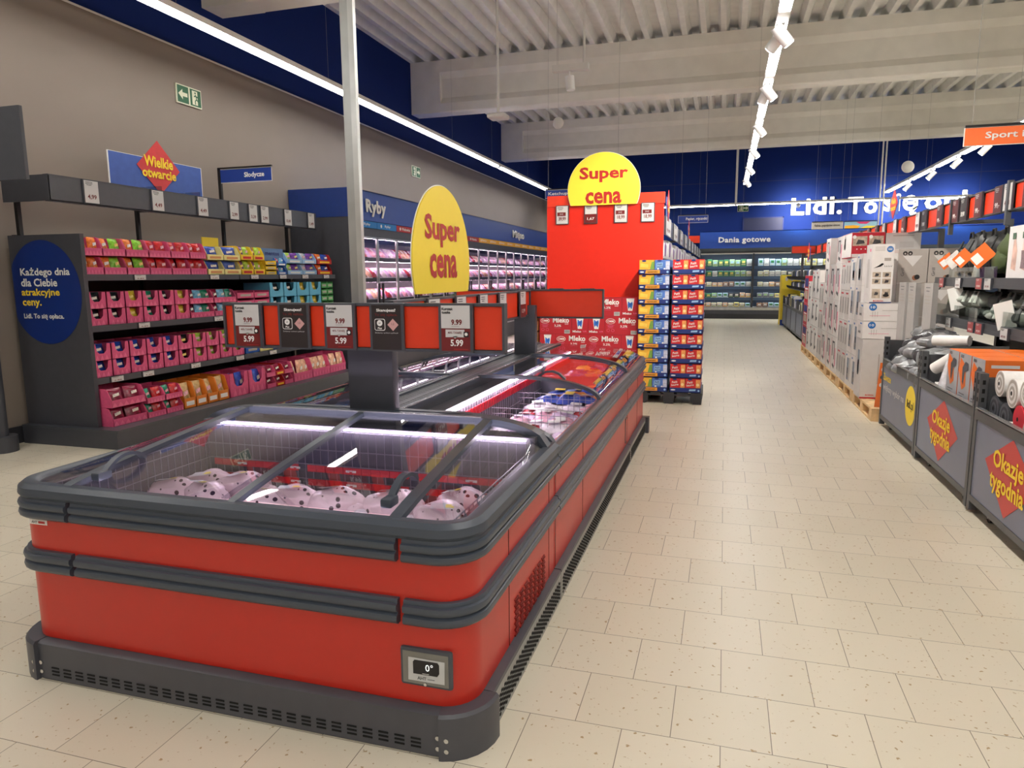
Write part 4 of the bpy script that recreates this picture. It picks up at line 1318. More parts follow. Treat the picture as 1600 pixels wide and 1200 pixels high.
# ---- signs over the candy shelf
t = thing('promotion_sign', 'blue board with a red diamond and yellow words on the candy header', 'sign', (-6.5, 7.1, 2.66))
MB().box(-6.512, -6.50, 6.385, 7.82, 2.69, 3.05, mat('sign mid blue', (62, 94, 170), .5)).box(-6.513, -6.501, 6.375, 7.83, 2.685, 3.055, M_white).build('board', t)
m = MB().poly((-6.495, 7.103, 2.955), Y, Z, [(-.335, 0), (0, -.30), (.335, 0), (0, .315)], mat('diamond red', (206, 60, 62), .5), .002, .004)
m.build('red_diamond', t)
MB().text('Wielkie', (-6.491, 7.10, 3.02), Y, Z, M_yelt, w_=.45, h=.125, bold=.03).build('lettering', t)
MB().text('otwarcie', (-6.491, 7.10, 2.885), Y, Z, M_yelt, w_=.53, h=.105, bold=.03).build('lettering', t)
MB().box(-6.515, -6.20, 6.78, 6.80, 2.652, 2.70, M_clear).box(-6.515, -6.20, 7.40, 7.42, 2.652, 2.70, M_clear).build('clip', t)
t = thing('category_sign', 'small blue sign with one white word on a black bracket above the candy', 'sign', (-6.34, 8.5, 2.95))
MB().box(-6.735, -5.92, 8.49, 8.50, 2.965, 3.135, M_blue).box(-6.74, -5.915, 8.493, 8.497, 2.955, 3.145, M_white).build('board', t)
MB().text('Słodycze', (-6.19, 8.49, 3.045), X, Z, M_white, w_=.32, h=.085, bold=.03).build('lettering', t)
MB().box(-6.77, -5.91, 8.48, 8.51, 3.145, 3.165, M_black).build('bracket', t)
# ---- charcoal stand with round foot at the frame edge
t = thing('display_stand', 'charcoal stand with a round foot and a large panel beside the candy shelf', 'stand', (-6.69, 5.0, 0))
MB().cyl((-6.69, 5.0, 0), (-6.69, 5.0, .155), .125, M_grey_d, 28).build('foot', t)
MB().cyl((-6.69, 5.0, .155), (-6.69, 5.0, 2.47), .055, M_grey_d, 16).build('pole', t)
MB().box(-6.85, -5.43, 4.50, 4.53, 2.46, 3.03, M_grey).box(-6.72, -6.66, 4.53, 5.0, 2.44, 2.48, M_grey).build('panel_box', t)

# ================================================================== glazed wall cabinets for meat and fish
MY0, MY1, MX = 10.3, 26.0, -5.75
t = thing('refrigerated_cabinet', 'long glazed wall cabinet for fish and meat with a blue canopy', 'refrigerator', (-6.3, 18, 0))
MEAT = t
MB().box(WX0 + .02, MX, MY0, MY0 + .05, 0, 2.62, M_grey_d).build('end_panel', t)
MB().box(WX0 + .02, MX + .02, MY0 - .005, MY0 + .05, 2.62, 3.075, mat('canopy end blue', (22, 52, 120), .5)).build('canopy_end', t)
MB().box(MX - .02, MX, MY0 + .05, MY1, 2.59, 3.075, M_bluec).box(WX0 + .02, MX, MY0 + .05, MY1, 3.06, 3.075, M_bluec).build('canopy', t)
MB().box(WX0 + .02, MX - .04, MY0 + .05, MY1, 2.33, 2.58, M_grey_d).box(MX - .04, MX - .02, MY0 + .05, MY1, 2.33, 2.47, M_grey_d).build('top_case', t)
MB().box(WX0 + .02, MX, MY0 + .05, MY1, 0, .38, M_grey_d).build('base_case', t)
MB().box(WX0 + .02, WX0 + .06, MY0 + .05, MY1, .38, 2.33, mat('cabinet liner', (206, 200, 208), .5)).build('back_liner', t)
for z in (.42, .85, 1.25, 1.62, 1.98):
    MB().box(WX0 + .06, MX - .16 - (z > 1.7) * .1, MY0 + .06, MY1, z - .03, z, M_whitem).box(MX - .17 - (z > 1.7) * .1, MX - .15 - (z > 1.7) * .1, MY0 + .06, MY1, z - .05, z + .02, M_grey).build('shelf', t)
M_meatled = led_mat('meat cabinet led', (255, 220, 242), 42)
for z, dx in ((2.315, .10), (1.935, .30), (1.575, .20), (1.205, .20)):
    MB().box(MX - dx - .03, MX - dx, MY0 + .08, MY1, z - .006, z, M_meatled).build('light_strip', t)
DW = .755
nd = int((MY1 - MY0 - .1) / DW)
strip_cols = [M_mid] * 2 + [M_darkred] * 0
M_strb = mat('strip blue', (22, 124, 200), .5, noise=0)
M_strr = mat('strip red', (176, 40, 46), .5, noise=0)
M_stro = mat('strip orange', (244, 178, 34), .5, noise=0)
for i in range(nd):
    y = MY0 + .13 + i * DW
    f = MB()
    for a in (y, y + DW - .035):
        f.box(MX - .03, MX, a, a + .03, .40, 2.33, M_alu)
    f.box(MX - .03, MX, y, y + DW, 2.30, 2.33, M_alu).box(MX - .03, MX, y, y + DW, .38, .41, M_alu)
    d = f.build('door', t)
    MB().box(MX - .018, MX - .012, y + .03, y + DW - .035, .41, 2.30, M_pane).build('door_glass', d)
    MB().box(MX + .02, MX + .05, y + (.05 if i % 2 else DW - .09), y + (.08 if i % 2 else DW - .06), .95, 1.55, M_black).box(MX, MX + .05, y + (.05 if i % 2 else DW - .09), y + (.08 if i % 2 else DW - .06), 1.0, 1.03, M_black).build('handle', d)
    c = M_strb if i < 2 else M_strr if i < 8 else M_stro
    m = MB().box(MX - .02, MX - .003, y, y + DW - .008, 2.475, 2.582, c)
    m.text('Ryby' if i < 2 else 'Wołowina' if i < 8 else 'Sery', (MX - .003, y + DW * .52, 2.528), Y, Z, M_white, w_=.22 if i < 2 else .36, h=.055, bold=.02)
    m.disc((MX - .003, y + DW * .2, 2.528), Y, Z, .03, M_white, .002, 12)
    m.build('category_strip', t)
m = MB()
m.text('Ryby', (MX, 11.12, 2.80), Y, Z, M_white, w_=.70, h=.27, lift=.02, bold=.035, ex=.015)
m.build('lettering', t)
m = MB()
m.text('Mięso', (MX, 19.85, 2.80), Y, Z, M_white, w_=1.15, h=.25, lift=.02, bold=.035, ex=.015)
m.build('lettering', t)
def meat_pack(base, top):
    m = MB().rbox(-.10, .10, -.075, .075, 0, .035, .008, base, 1)
    def fn(u, v):
        a = (u - .5) * 2; c = (v - .5) * 2
        return (a * .095, c * .07, .035 + .03 * max(0, (1 - a ** 4) * (1 - c ** 4)))
    m.surf(fn, 6, 6, top)
    m.quad((.0, .0, .066), X, Y, .06, .05, M_lab, .001)
    return m
meats = []
for i, (nm, c) in enumerate((('rosy', (228, 158, 176)), ('pale', (240, 214, 224)), ('dark red', (150, 40, 56)), ('beige', (206, 156, 130)), ('lilac', (196, 160, 196)))):
    meats.append((nm, meat_pack(mat('tray ' + nm, (230, 222, 230) if i != 2 else (40, 36, 44), .4, noise=0), mat('meat ' + nm, c, .2, noise=.25, scale=18)).build('meat_tray', at=(0, 0, 0))))
firstm = {}
SZ = {.85: 'lowest lit', 1.25: 'lower', 1.62: 'upper', 1.98: 'top'}
for z in (1.25, 1.62, 1.98):
    n = 0
    y = MY0 + .22
    while y < MY1 - .2:
        n += 1
        k = int(abs(math.sin(n * 1.7 + z * 5)) * 4.99)
        nm, pm = meats[k]
        st = 0
        dn = min(nd, int((y - MY0 - .13) / DW) + 1)
        lab = f'{nm} tray pack on the {SZ[z]} shelf behind the {ordw(dn)} glass door'
        if k not in firstm:
            firstm[k] = 1; o = pm; tag(o, lab, 'meat pack')
        else:
            o = dup(pm, (0, 0, 0), lab)
        o['label'] = lab; o['group'] = f'{nm} packs on the {SZ[z]} meat shelf behind the {ordw(dn)} door'
        o.location = (MX - .30 - (z > 1.7) * .1 - rnd(0, .03), y, z + .075)
        o.rotation_euler = (0, .72, rnd(-.12, .12)); o.scale = (1.35, 1.15, 1.6)
        y += .178
# ================================================================== milk pallet with the big red board
M_milk = mat('milk carton red', (182, 36, 48), .5, noise=.03)
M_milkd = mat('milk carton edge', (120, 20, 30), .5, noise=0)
M_cupb = mat('cup blue', (50, 110, 200), .5, noise=.5, scale=45)
def euro_pallet(name, label, x0, x1, y0, y1, mt, h=.144, group=None, front='y'):
    t = thing(name, label, 'pallet', ((x0 + x1) / 2, y0, 0), group)
    m = MB()
    if front == 'y':      # boards run along y, blocks seen from the end
        for i in range(5):
            w_ = (x1 - x0) * .16
            a = x0 + (x1 - x0 - w_) * i / 4
            m.box(a, a + w_, y0, y1, h - .022, h, mt)
        m.build('deck', t)
        m = MB()
        for i in range(3):
            w_ = (x1 - x0) * .17
            a = x0 + (x1 - x0 - w_) * i / 2
            for yy in (y0, (y0 + y1) / 2 - .07, y1 - .145):
                MB().box(a, a + w_, yy, yy + .145, .022, h - .044, mt).build('block', t)
        m = MB()
        for yy in (y0, (y0 + y1) / 2 - .05, y1 - .1):
            m.box(x0, x1, yy, yy + .1, h - .044, h - .022, mt)
        for i in range(3):
            w_ = (x1 - x0) * .13
            a = x0 + (x1 - x0 - w_) * i / 2
            m.box(a, a + w_, y0, y1, 0, .022, mt)
        m.build('runners', t)
    else:
        for i in range(5):
            w_ = (x1 - x0) * .16
            a = x0 + (x1 - x0 - w_) * i / 4
            m.box(a, a + w_, y0, y1, h - .022, h, mt)
        m.build('deck', t)
        m = MB()
        for i in range(3):
            for a in (x0, (x0 + x1) / 2 - .05, x1 - .1):
                yy = y0 + (y1 - y0 - .145) * i / 2
                MB().box(a, a + .1, yy, yy + .145, .022, h - .044, mt).build('block', t)
        m = MB()
        for yy in (y0, (y0 + y1) / 2 - .07, y1 - .145):
            m.box(x0, x1, yy, yy + .145, h - .044, h - .022, mt)
        for a in (x0, (x0 + x1) / 2 - .05, x1 - .1):
            m.box(a, a + .1, y0, y1, 0, .022, mt)
        m.build('runners', t)
    return t
euro_pallet('pallet', 'wooden pallet under the red milk cartons, mostly behind the freezer island', -2.42, -1.02, 9.3, 10.1 - .35, M_wood)
def milk(short):
    w_, d, h = (.221, .44, .244) if short else (.442, .22, .244)
    m = MB().box(-w_ / 2, w_ / 2, 0, d, 0, h, M_milk)
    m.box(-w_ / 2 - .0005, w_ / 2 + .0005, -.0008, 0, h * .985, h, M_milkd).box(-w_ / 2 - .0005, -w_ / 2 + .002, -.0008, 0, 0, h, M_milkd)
    if short:
        m.poly((0, 0, .145), X, Z, [(-.028, -.075), (.028, -.075), (.052, .085), (-.052, .085)], M_white, .001)
        m.poly((0, 0, .14), X, Z, [(-.026, -.045), (-.005, -.02), (.02, -.05), (.032, .02), (.024, .05), (0, .03), (-.03, .055), (-.034, .0)], M_cupb, .002)
        m.box(-.04, .045, -.003, -.001, .222, .232, M_lab)
        m.text('Mleko', (-.04, 0, .035), X, Z, M_white, w_=.115, h=.030, lift=.002, bold=.025)
        m.text('3,2%', (.065, 0, .036), X, Z, M_pinkl, w_=.05, h=.02, lift=.002)
    else:
        c = (-.145, 0, .175)
        m.disc(c, X, Z, .062, M_white, .001, 24, .036).disc(c, X, Z, .056, M_milk, .002, 24, .031)
        m.text('OMM', c, X, Z, M_white, w_=.085, h=.03, lift=.003, bold=.02)
        for i, ww in enumerate((.10, .07, .08, .05)):
            m.quad((-.145, 0, .125 - i * .012), X, Z, ww, .004, M_pinkl)
        for dx in (-.03, .03):
            m.disc((-.145 + dx, 0, .055), X, Z, .02, M_pinkl, .001, 14).disc((-.145 + dx, 0, .055), X, Z, .017, M_milk, .002, 14)
        m.text('Mleko', (.075, 0, .185), X, Z, M_white, w_=.225, h=.072, lift=.002, bold=.03)
        m.text('UHT', (.155, 0, .133), X, Z, M_white, w_=.05, h=.015, lift=.002)
        m.text('3,2%', (.03, 0, .108), X, Z, M_white, w_=.095, h=.034, lift=.002)
        m.quad((.03, 0, .08), X, Z, .09, .003, M_pinkl)
        m.quad((.16, 0, .03), X, Z, .075, .05, M_lab)
        for i in range(9):
            m.quad((.132 + i * .007, -.002, .032), X, Z, .0025, .035, M_ink)
    return m
mk = {}
L_, S_ = 'L', 'S'
rows_ = [(.146, 'LSSL'), (.39, 'SLLS'), (.634, 'SLLS'), (.878, 'LSSL'), (1.122, 'SLLS')]
# heights follow the photo: five layers, the upper three seen
LV = ['lowest', 'second', 'third', 'fourth', 'top']
for li, (z, pat) in enumerate(rows_):
    x = -2.392
    for i, c in enumerate(pat):
        w_ = .442 if c == 'L' else .221
        lab = f'milk carton showing its {"long" if c == "L" else "short cup"} side, {ordw(i + 1)} from candy side, {LV[li]} layer'
        if c not in mk:
            mk[c] = tag(milk(c == 'S').build('milk_carton', at=(0, 0, 0)), lab, 'milk carton', 'milk cartons on the pallet'); o = mk[c]
        else:
            o = dup(mk[c], (0, 0, 0), lab)
        o.location = (x + w_ / 2, 9.30 + (0 if c == 'L' else 0), z - .012 + .012); x += w_ + .002
t = thing('brown_pack_stack', 'stack of brown paper packs beside the milk cartons', 'paper packs', (-2.52, 9.45, 0))
m = None
for i in range(8):
    m = MB()
    m.rbox(-2.60 + rnd(-.01, .01), -2.42, 9.36, 9.62, .146 + i * .152, .146 + i * .152 + .146, .03, mat('brown paper pack', (186, 138, 84), .55, noise=.25, scale=16), 2)
    m.build('pack', t)
euro = euro_pallet('pallet', 'low wooden pallet under the brown paper packs', -2.62, -2.425, 9.34, 9.66, M_wood)
# ---- board
BK = 9.8
t = thing('backdrop_board', 'tall plain red board standing behind the milk cartons', 'display board', (-1.61, BK, 0))
MB().box(-2.41, -.81, BK, BK + .05, 0, 2.615, M_redb).build('board', t)
MB().box(-2.405, -.80, BK - .012, BK + .06, 2.60, 2.745, mat('board header red', (226, 58, 30), .4)).build('header_strip', t)
round_sign('round_sign', 'yellow round sign with red words above the milk board', (-1.615, BK - .04, 2.80), X, .49, 2.60, 0, (.20, .205, -.105, .16), (.66, .49))
for i, (xx, p, k) in enumerate(((-2.19, '39,99', 0), (-1.79, '1,67', 1), (-1.378, '18,99', 0), (-1.018, '18,99', 0))):
    t = card_small(.182, .255, X, (xx, BK, 2.485), f'electronic price card, {ordw(i + 1)} from the candy side on the red milk board', 'price cards on the milk board', .5 if k else 0, p, .02)
    if not k:
        m = MB().quad((xx - .01, BK - .0215, 2.495), X, Z, .12, .05, M_darkred, .001)
        m.text('1+1', (xx - .01, BK - .0235, 2.495), X, Z, M_lab, h=.024).build('promo_band', t)

# ================================================================== biscuit pallet
t = euro_pallet('pallet', 'black plastic pallet carrying the tall stack of biscuit trays', -1.05, -.235, 9.2, 10.0 - .02, M_grey_dd, .15)
M_by = mat('biscuit yellow', (238, 182, 64), .42, noise=.08, scale=18)
M_bb = mat('biscuit blue', (84, 124, 200), .42, noise=.12, scale=18)
M_br = mat('biscuit red', (206, 40, 44), .42, noise=.04)
M_bo = mat('biscuit orange round', (236, 160, 90), .5, noise=.1)
M_bg = mat('biscuit leaf green', (120, 160, 70), .5, noise=.1)
def tray(kind):
    w_ = .395
    m = MB().box(-w_ / 2, w_ / 2, 0, .57, 0, .008, M_navy).box(-w_ / 2, w_ / 2, 0, .006, 0, .062, M_navy)
    m.box(-w_ / 2, -w_ / 2 + .006, 0, .57, 0, .062, M_navy).box(w_ / 2 - .006, w_ / 2, 0, .57, 0, .062, M_navy).box(-w_ / 2, w_ / 2, .564, .57, 0, .062, M_navy)
    if kind == 'a':
        m.poly((-.03, 0, .035), X, Z, [(-.085, -.022), (.10, -.022), (.10, .020), (-.075, .020)], mat('label orange', (232, 158, 52), .5, noise=0), .001)
        m.text('NOWOŚĆ', (-.02, 0, .034), X, Z, M_brown, w_=.13, h=.022, lift=.003, bold=.03)
        m.disc((-.155, 0, .032), X, Z, .026, M_white, .001, 16, .008).disc((.165, 0, .032), X, Z, .014, M_ltb, .001, 12)
    else:
        m.disc((-.15, 0, .034), X, Z, .03, M_white, .001, 16, .009)
        m.poly((.09, 0, .036), X, Z, [(-.04, -.012), (.04, -.008), (.045, .014), (-.035, .010)], M_ltb, .001)
        m.disc((.17, 0, .03), X, Z, .012, M_ltb, .001, 12)
    return m
def biscuit(kind):
    w_ = .187
    base = {'y': M_by, 'b': M_bb, 'r': M_br}[kind]
    m = MB().box(-w_ / 2, w_ / 2, .010, .55, .009, .183, base)
    o = (0, .010, 0)
    m.disc((-.035, .010, .172), X, Z, .028, M_navy, .001, 16, .012)
    if kind == 'y':
        m.poly((.06, .010, .11), X, Z, [(-.02, -.045), (.033, -.045), (.033, .055), (0, .05)], M_bg, .001)
        m.poly((-.03, .010, .115), X, Z, [(-.05, -.018), (.045, -.03), (.05, .012), (-.045, .03)], mat('biscuit gold', (250, 208, 90), .5, noise=.1), .0015)
    elif kind == 'b':
        m.poly((-.03, .010, .115), X, Z, [(-.045, -.035), (.035, -.03), (.04, .035), (-.04, .03)], M_ltb, .001)
        m.text('Petit', (-.03, .010, .128), (1, 0, .12), Z, M_navy, w_=.06, h=.025, lift=.003)
        m.text('beurre', (-.03, .010, .10), (1, 0, .12), Z, M_navy, w_=.07, h=.022, lift=.003)
        m.poly((.065, .010, .11), X, Z, [(-.022, -.05), (.028, -.05), (.028, .055), (-.022, .055)], mat('biscuit pale', (196, 200, 220), .5, noise=.2, scale=40), .001)
        m.disc((-.05, .010, .07), X, Z, .012, M_white, .002, 12).disc((.03, .010, .07), X, Z, .012, M_white, .002, 12)
    else:
        m.text('Petit', (-.035, .010, .135), (1, 0, .15), Z, M_white, w_=.07, h=.03, lift=.002)
        m.text('beurre', (-.032, .010, .10), (1, 0, .15), Z, M_white, w_=.09, h=.028, lift=.002)
        m.poly((.06, .010, .11), X, Z, [(-.022, -.045), (.032, -.045), (.032, .06), (-.022, .06)], M_bo, .001)
        m.disc((.062, .010, .105), X, Z, .019, mat('biscuit cream', (250, 222, 160), .5, noise=0), .002, 14)
    return m
tr = {}; bs = {}
for i in range(9):
    z = .151 + i * .1885
    lv = ordw(i + 1) + ' tier from the pallet'
    for kind, cx in (('a', -.862), ('b', -.442)):
        lab = f'navy tray {"with an orange band, island side" if kind == "a" else "of red packs, aisle side"}, {lv}'
        if kind not in tr:
            tr[kind] = tag(tray(kind).build('biscuit_tray', at=(0, 0, 0)), lab, 'tray', 'biscuit trays'); o = tr[kind]
        else:
            o = dup(tr[kind], (0, 0, 0), lab)
        o.location = (cx, 9.20, z)
        for j, dx in enumerate((-.096, .096)):
            kk = ('y', 'b')[j] if kind == 'a' else 'r'
            nm = {'y': 'yellow', 'b': 'blue', 'r': ('red', 'outer red')[j]}[kk]
            lab = f'{nm} biscuit pack standing in its navy tray, {lv}'
            if kk not in bs:
                bs[kk] = tag(biscuit(kk).build('biscuit_pack', at=(0, 0, 0)), lab, 'biscuit pack', 'biscuit packs'); o = bs[kk]
            else:
                o = dup(bs[kk], (0, 0, 0), lab)
            o.location = (cx + dx, 9.20, z)

# ================================================================== paper goods aisle behind the board
t = thing('shelving_unit', 'long grey shelf of paper goods running behind the red milk board', 'shelf unit', (-1.6, 17, 0))
MB().box(-1.62, -1.58, 10.3, 25, .1, 2.2, M_grey_dd).build('back_panel', t)
for z in (.15, .62, 1.08, 1.5, 1.88):
    MB().box(-1.58, -.84, 10.3, 25, z - .03, z, M_grey_d).box(-.85, -.83, 10.3, 25, z - .05, z + .005, M_grey).build('shelf_board', t)
MB().box(-.815, -.80, 9.9, 24.8, 2.20, 2.44, M_grey).build('header_rail', t)
for y in (10.4, 14, 18, 22, 24.8):
    MB().box(-1.6, -.80, y - .02, y + .02, 2.26, 2.30, M_black).box(-1.62, -1.58, y - .02, y + .02, 2.2, 2.30, M_black).build('bracket', t)
for i in range(9):
    y = 10.4 + i * 1.55
    card_small(1.0 if i < 2 else .8, .26, Y, (-.80, y, 2.32), f'white price card, {ordw(i + 1)} past the milk board on the paper goods rail', 'price cards on the paper goods rail', 0, '9,99', .012)
M_paper = mat('paper pack film', (232, 232, 232), .3, noise=.05, scale=8)
M_purp = mat('paper pack purple', (120, 80, 140), .4, noise=.2)
pp = None
for r_, (zz, n, hh) in enumerate(((1.88, 16, .27), (1.50, 16, .33))):
    for i in range(n):
        lab = f'white paper pack, {ordw(i + 1)} past the milk board on the {("top", "next")[r_]} shelf'
        if pp is None:
            m = MB().rbox(-.30, 0, -.40, .40, 0, .27, .04, M_paper, 2)
            m.poly((0, -.13, .14), Y, Z, [(-.2, -.1), (.05, -.1), (.13, .05), (-.1, .1), (-.2, .08)], M_purp, .002)
            pp = tag(m.build('paper_pack', at=(0, 0, 0)), lab, 'paper pack', 'paper packs behind the milk board'); o = pp
        else:
            o = dup(pp, (0, 0, 0), lab)
        o.location = (-.845 if r_ else -.80 - .04, 10.75 + i * .86, zz); o.scale = (1, 1, hh / .27 * (1 + .15 * math.sin(i * 2.3) if not r_ else 1))
def cat_sign(label, x0, x1, y, z0, z1, mt, text, tx, tw, tcol, edge=M_white, wires=True):
    t = thing('category_sign', label, 'sign', ((x0 + x1) / 2, y, z0))
    MB().box(x0, x1, y, y + .012, z0, z1, mt).box(x0 - .006, x1 + .006, y + .003, y + .009, z0 - .006, z1 + .006, edge).build('board', t)
    MB().text(text, (tx, y, (z0 + z1) / 2), X, Z, tcol, w_=tw, h=(z1 - z0) * .5, bold=.02).build('lettering', t)
    m = MB().box(x0, x1, y - .005, y + .02, z1 + .006, z1 + .025, M_black)
    m.build('hanger', t)
    for xw in (x0 + .05, x1 - .05) if wires else ():
        m = MB(); wire(m, xw, y + .006, z1 + .02); m.build('suspension_wire', t)
    return t
    if wires:
        wire(m, x0 + .05, y + .006, z1 + .02, r=.003); wire(m, x1 - .05, y + .006, z1 + .02, r=.003)
    m.build('hanger', t)
    return t
cat_sign('blue sign with white words half behind the round yellow sign', -2.98, -1.7, 12.0, 2.96, 3.09, M_blue, 'Ketchupy, majonezy', -2.52, .82, M_white)
cat_sign('small blue paper goods sign hung before the ready meals cabinet', -1.01, -.395, 16, 2.765, 2.91, M_blue, 'Papier, ręczniki', -.63, .44, M_white)
def promo_flag(label, x, y, z, n, s=1.0):
    """board with diamond seen edge-on along the aisle"""
    t = thing('promotion_sign', label, 'sign', (x, y, z))
    ux = Y if n > 0 else -Y
    o = Vector((x, y, z))
    MB().poly(o, ux, Z, [(-.30 * s, -.17 * s), (.30 * s, -.17 * s), (.30 * s, .10 * s), (-.30 * s, .10 * s)], mat('sign mid blue', (62, 94, 170), .5), .004, .008).build('board', t)
    MB().poly(o, ux, Z, [(-.24 * s, 0), (0, -.22 * s), (.24 * s, 0), (0, .22 * s)], mat('diamond red', (206, 60, 62), .5), .012, .008).build('red_diamond', t)
    MB().text('Wielkie', o + Z * .04 * s, ux, Z, M_yelt, w_=.30 * s, h=.085 * s, lift=.015, bold=.03).build('lettering', t)
    MB().text('otwarcie', o - Z * .06 * s, ux, Z, M_yelt, w_=.34 * s, h=.075 * s, lift=.015, bold=.03).build('lettering', t)
promo_flag('red diamond sign on the paper goods rail just past the milk board', -.79, 10.2, 2.60, 1, .95)
promo_flag('second red diamond sign further along the paper goods rail', -.79, 16.0, 2.60, 1, .95)

# ================================================================== ready-meal cabinet along the back wall
DY = 27.9
t = thing('refrigerated_cabinet', 'open refrigerated wall cabinet of ready meals under a blue canopy', 'refrigerator', (4, DY, 0))
MB().box(-.95, 12.8, DY, DY + .06, 2.62, 3.24, M_bluec).box(-.95, 12.8, DY, 28.85, 3.22, 3.24, M_bluec).build('canopy', t)
MB().prism([(DY, 2.62), (DY + .22, 2.44), (28.8, 2.44), (28.8, 2.62)], 'x', -.95, 12.8, M_grey).build('canopy_underside', t)
MB().box(-.95, 12.8, DY + .16, DY + .22, 2.40, 2.45, M_whitem).build('light_housing', t)
MB().box(-.9, 12.7, DY + .22, DY + .30, 2.415, 2.43, led_mat('cold cabinet led', (226, 244, 255), 26)).build('light_strip', t)
MB().box(-.95, 12.8, 28.70, 28.85, .3, 2.45, mat('cabinet back dark', (44, 52, 70), .6)).build('back_panel', t)
MB().box(-.95, 12.8, DY + .05, 28.85, 0, .18, M_grey_dd).box(-.95, 12.8, DY, 28.85, .18, .36, M_grey_d).box(-.95, 12.8, DY - .03, DY + .02, .33, .43, M_alu).build('base_case', t)
for x in (-.95, 1.0, 3.75, 6.5, 9.2):
    MB().box(x - .03, x + .03, DY + .08, 28.8, .36, 2.42, M_grey_dd).build('divider', t)
M_edge = mat('cabinet shelf edge', (66, 88, 116), .45, noise=.05)
RS = (1.96, 1.58, 1.20, .79, .44)
for i, z in enumerate(RS):
    f = DY + .10 + (.22, .16, .10, .06, 0)[i]
    MB().box(-.92, 12.75, f, 28.7, z - .03, z, M_whitem).box(-.92, 12.75, f - .012, f, z - .10, z + .005, M_edge).build('shelf_board', t)
    MB().box(-.9, 12.7, f + .01, f + .035, z - .045, z - .032, led_mat('cold cabinet led', (226, 244, 255), 26)).build('light_strip', t)
MB().text('Dania gotowe', (.64, DY, 2.90), X, Z, M_white, w_=1.82, h=.255, lift=.02, bold=.035, ex=.012).build('lettering', t)
tag(MB().box(-1.40, -.955, DY - .05, DY + .05, 2.84, 3.10, M_redr).box(-1.41, -.953, DY + .05, DY + .06, 2.83, 3.11, M_grey_d).box(-1.2, -1.15, DY + .05, 28.9, 2.9, 2.95, M_grey_d).build('price_rail', at=(-1.18, DY, 2.9)), 'short red rail end beside the blue ready meals canopy', 'price rail')
t = thing('price_rail', 'red rail end over the far promotion bins before the ready meals', 'price rail', (1.95, 20, 2.1))
rail_frame(t, (1.64, 20, 2.175), X, .60, .205, [(.012, .588)])
MB().box(1.9, 1.96, 20.05, 20.1, 1.55, 2.18, M_grey_d).build('post', t)
cols = [('green', (60, 130, 80)), ('white', (226, 226, 220)), ('pale green', (170, 206, 150)), ('cream', (232, 224, 190)), ('yellow', (230, 214, 120)), ('black', (40, 40, 46)), ('pale blue', (180, 210, 226)), ('peach', (226, 186, 150)), ('grey', (150, 156, 164)), ('brown', (150, 110, 80))]
mb = []
for i, (nm, c) in enumerate(cols):
    m = MB().rbox(-.09, .09, 0, .16, 0, .2, .012, mat('meal ' + nm, c, .4, noise=.15, scale=20), 1)
    m.quad((0, 0, .12), X, Z, .11, .07, M_white if i % 2 else mat('meal ' + cols[(i + 4) % 10][0], cols[(i + 4) % 10][1], .4, noise=.15, scale=20)).quad((0, 0, .05), X, Z, .14, .02, mat('meal ' + cols[(i + 7) % 10][0], cols[(i + 7) % 10][1], .4, noise=.15, scale=20))
    mb.append(m.build('ready_meal_pack', at=(0, 0, 0)))
seen = set()
SN = ('top', 'second', 'third', 'fourth', 'lowest')
pal = [[0, 0, 2, 0, 0, 2, 2, 0, 1, 6, 6, 1, 6, 6, 2, 1, 1, 3, 4, 4, 1, 4], [0, 0, 1, 0, 0, 0, 2, 2, 3, 1, 3, 3, 1, 1, 3, 5, 9, 7, 6, 1, 3, 7], [7, 3, 7, 7, 9, 9, 6, 6, 1, 3, 3, 1, 7, 9, 3, 3, 1, 7, 4, 3, 9, 3], [0, 0, 2, 6, 6, 5, 5, 7, 7, 8, 8, 8, 8, 4, 4, 2, 4, 4, 6, 6, 4, 4], [3, 7, 3, 3, 7, 3, 4, 3, 6, 6, 9, 9, 6, 6, 8, 5, 6, 6, 1, 8, 6, 8]]
for r_, z in enumerate(RS):
    f = DY + .10 + (.22, .16, .10, .06, 0)[r_] + .03
    for i in range(36):
        k = pal[r_][i % 22]
        x = -.78 + i * .205
        if abs(x - 1.0) < .10 or abs(x - 3.75) < .1:
            continue
        sec = 'first' if x < 1 else 'middle' if x < 3.75 else 'far'
        lab = f'{cols[k][0]} ready meal pack, {ordw(i + 1)} along the {SN[r_]} shelf of the open cabinet'
        if k not in seen:
            seen.add(k); o = mb[k]; tag(o, lab, 'food pack')
        else:
            o = dup(mb[k], (0, 0, 0), lab)
        o['label'] = lab; o['group'] = f'ready meals on the {SN[r_]} shelf'
        o.location = (x, f, z); o.scale = (1.0, 1, (1.25, 1.0, .85, .85, .8)[r_] * rnd(.9, 1.1))
# ---- big white letters on the back wall
t = thing('wall_lettering', 'big white slogan letters mounted on the blue end wall', 'wall letters', (5, 28.88, 3.8))
M_let = mat('letters white', (244, 244, 238), .5, noise=0)
m = MB()
for s, x0, x1 in (('Lidl.', 2.29, 4.02), ('To', 4.22, 5.19), ('się', 5.40, 6.5), ('opłaca.', 6.72, 9.7)):
    m = MB()
    m.text(s, ((x0 + x1) / 2, 28.9, {'Lidl.': 4.13, 'To': 4.10, 'się': 4.08, 'opłaca.': 4.10}[s]), X, Z, M_let, w_=x1 - x0, h={'Lidl.': .62, 'To': .60, 'się': .78, 'opłaca.': .80}[s], lift=.04, bold=.03, ex=.02)
    m.build('lettering', t)
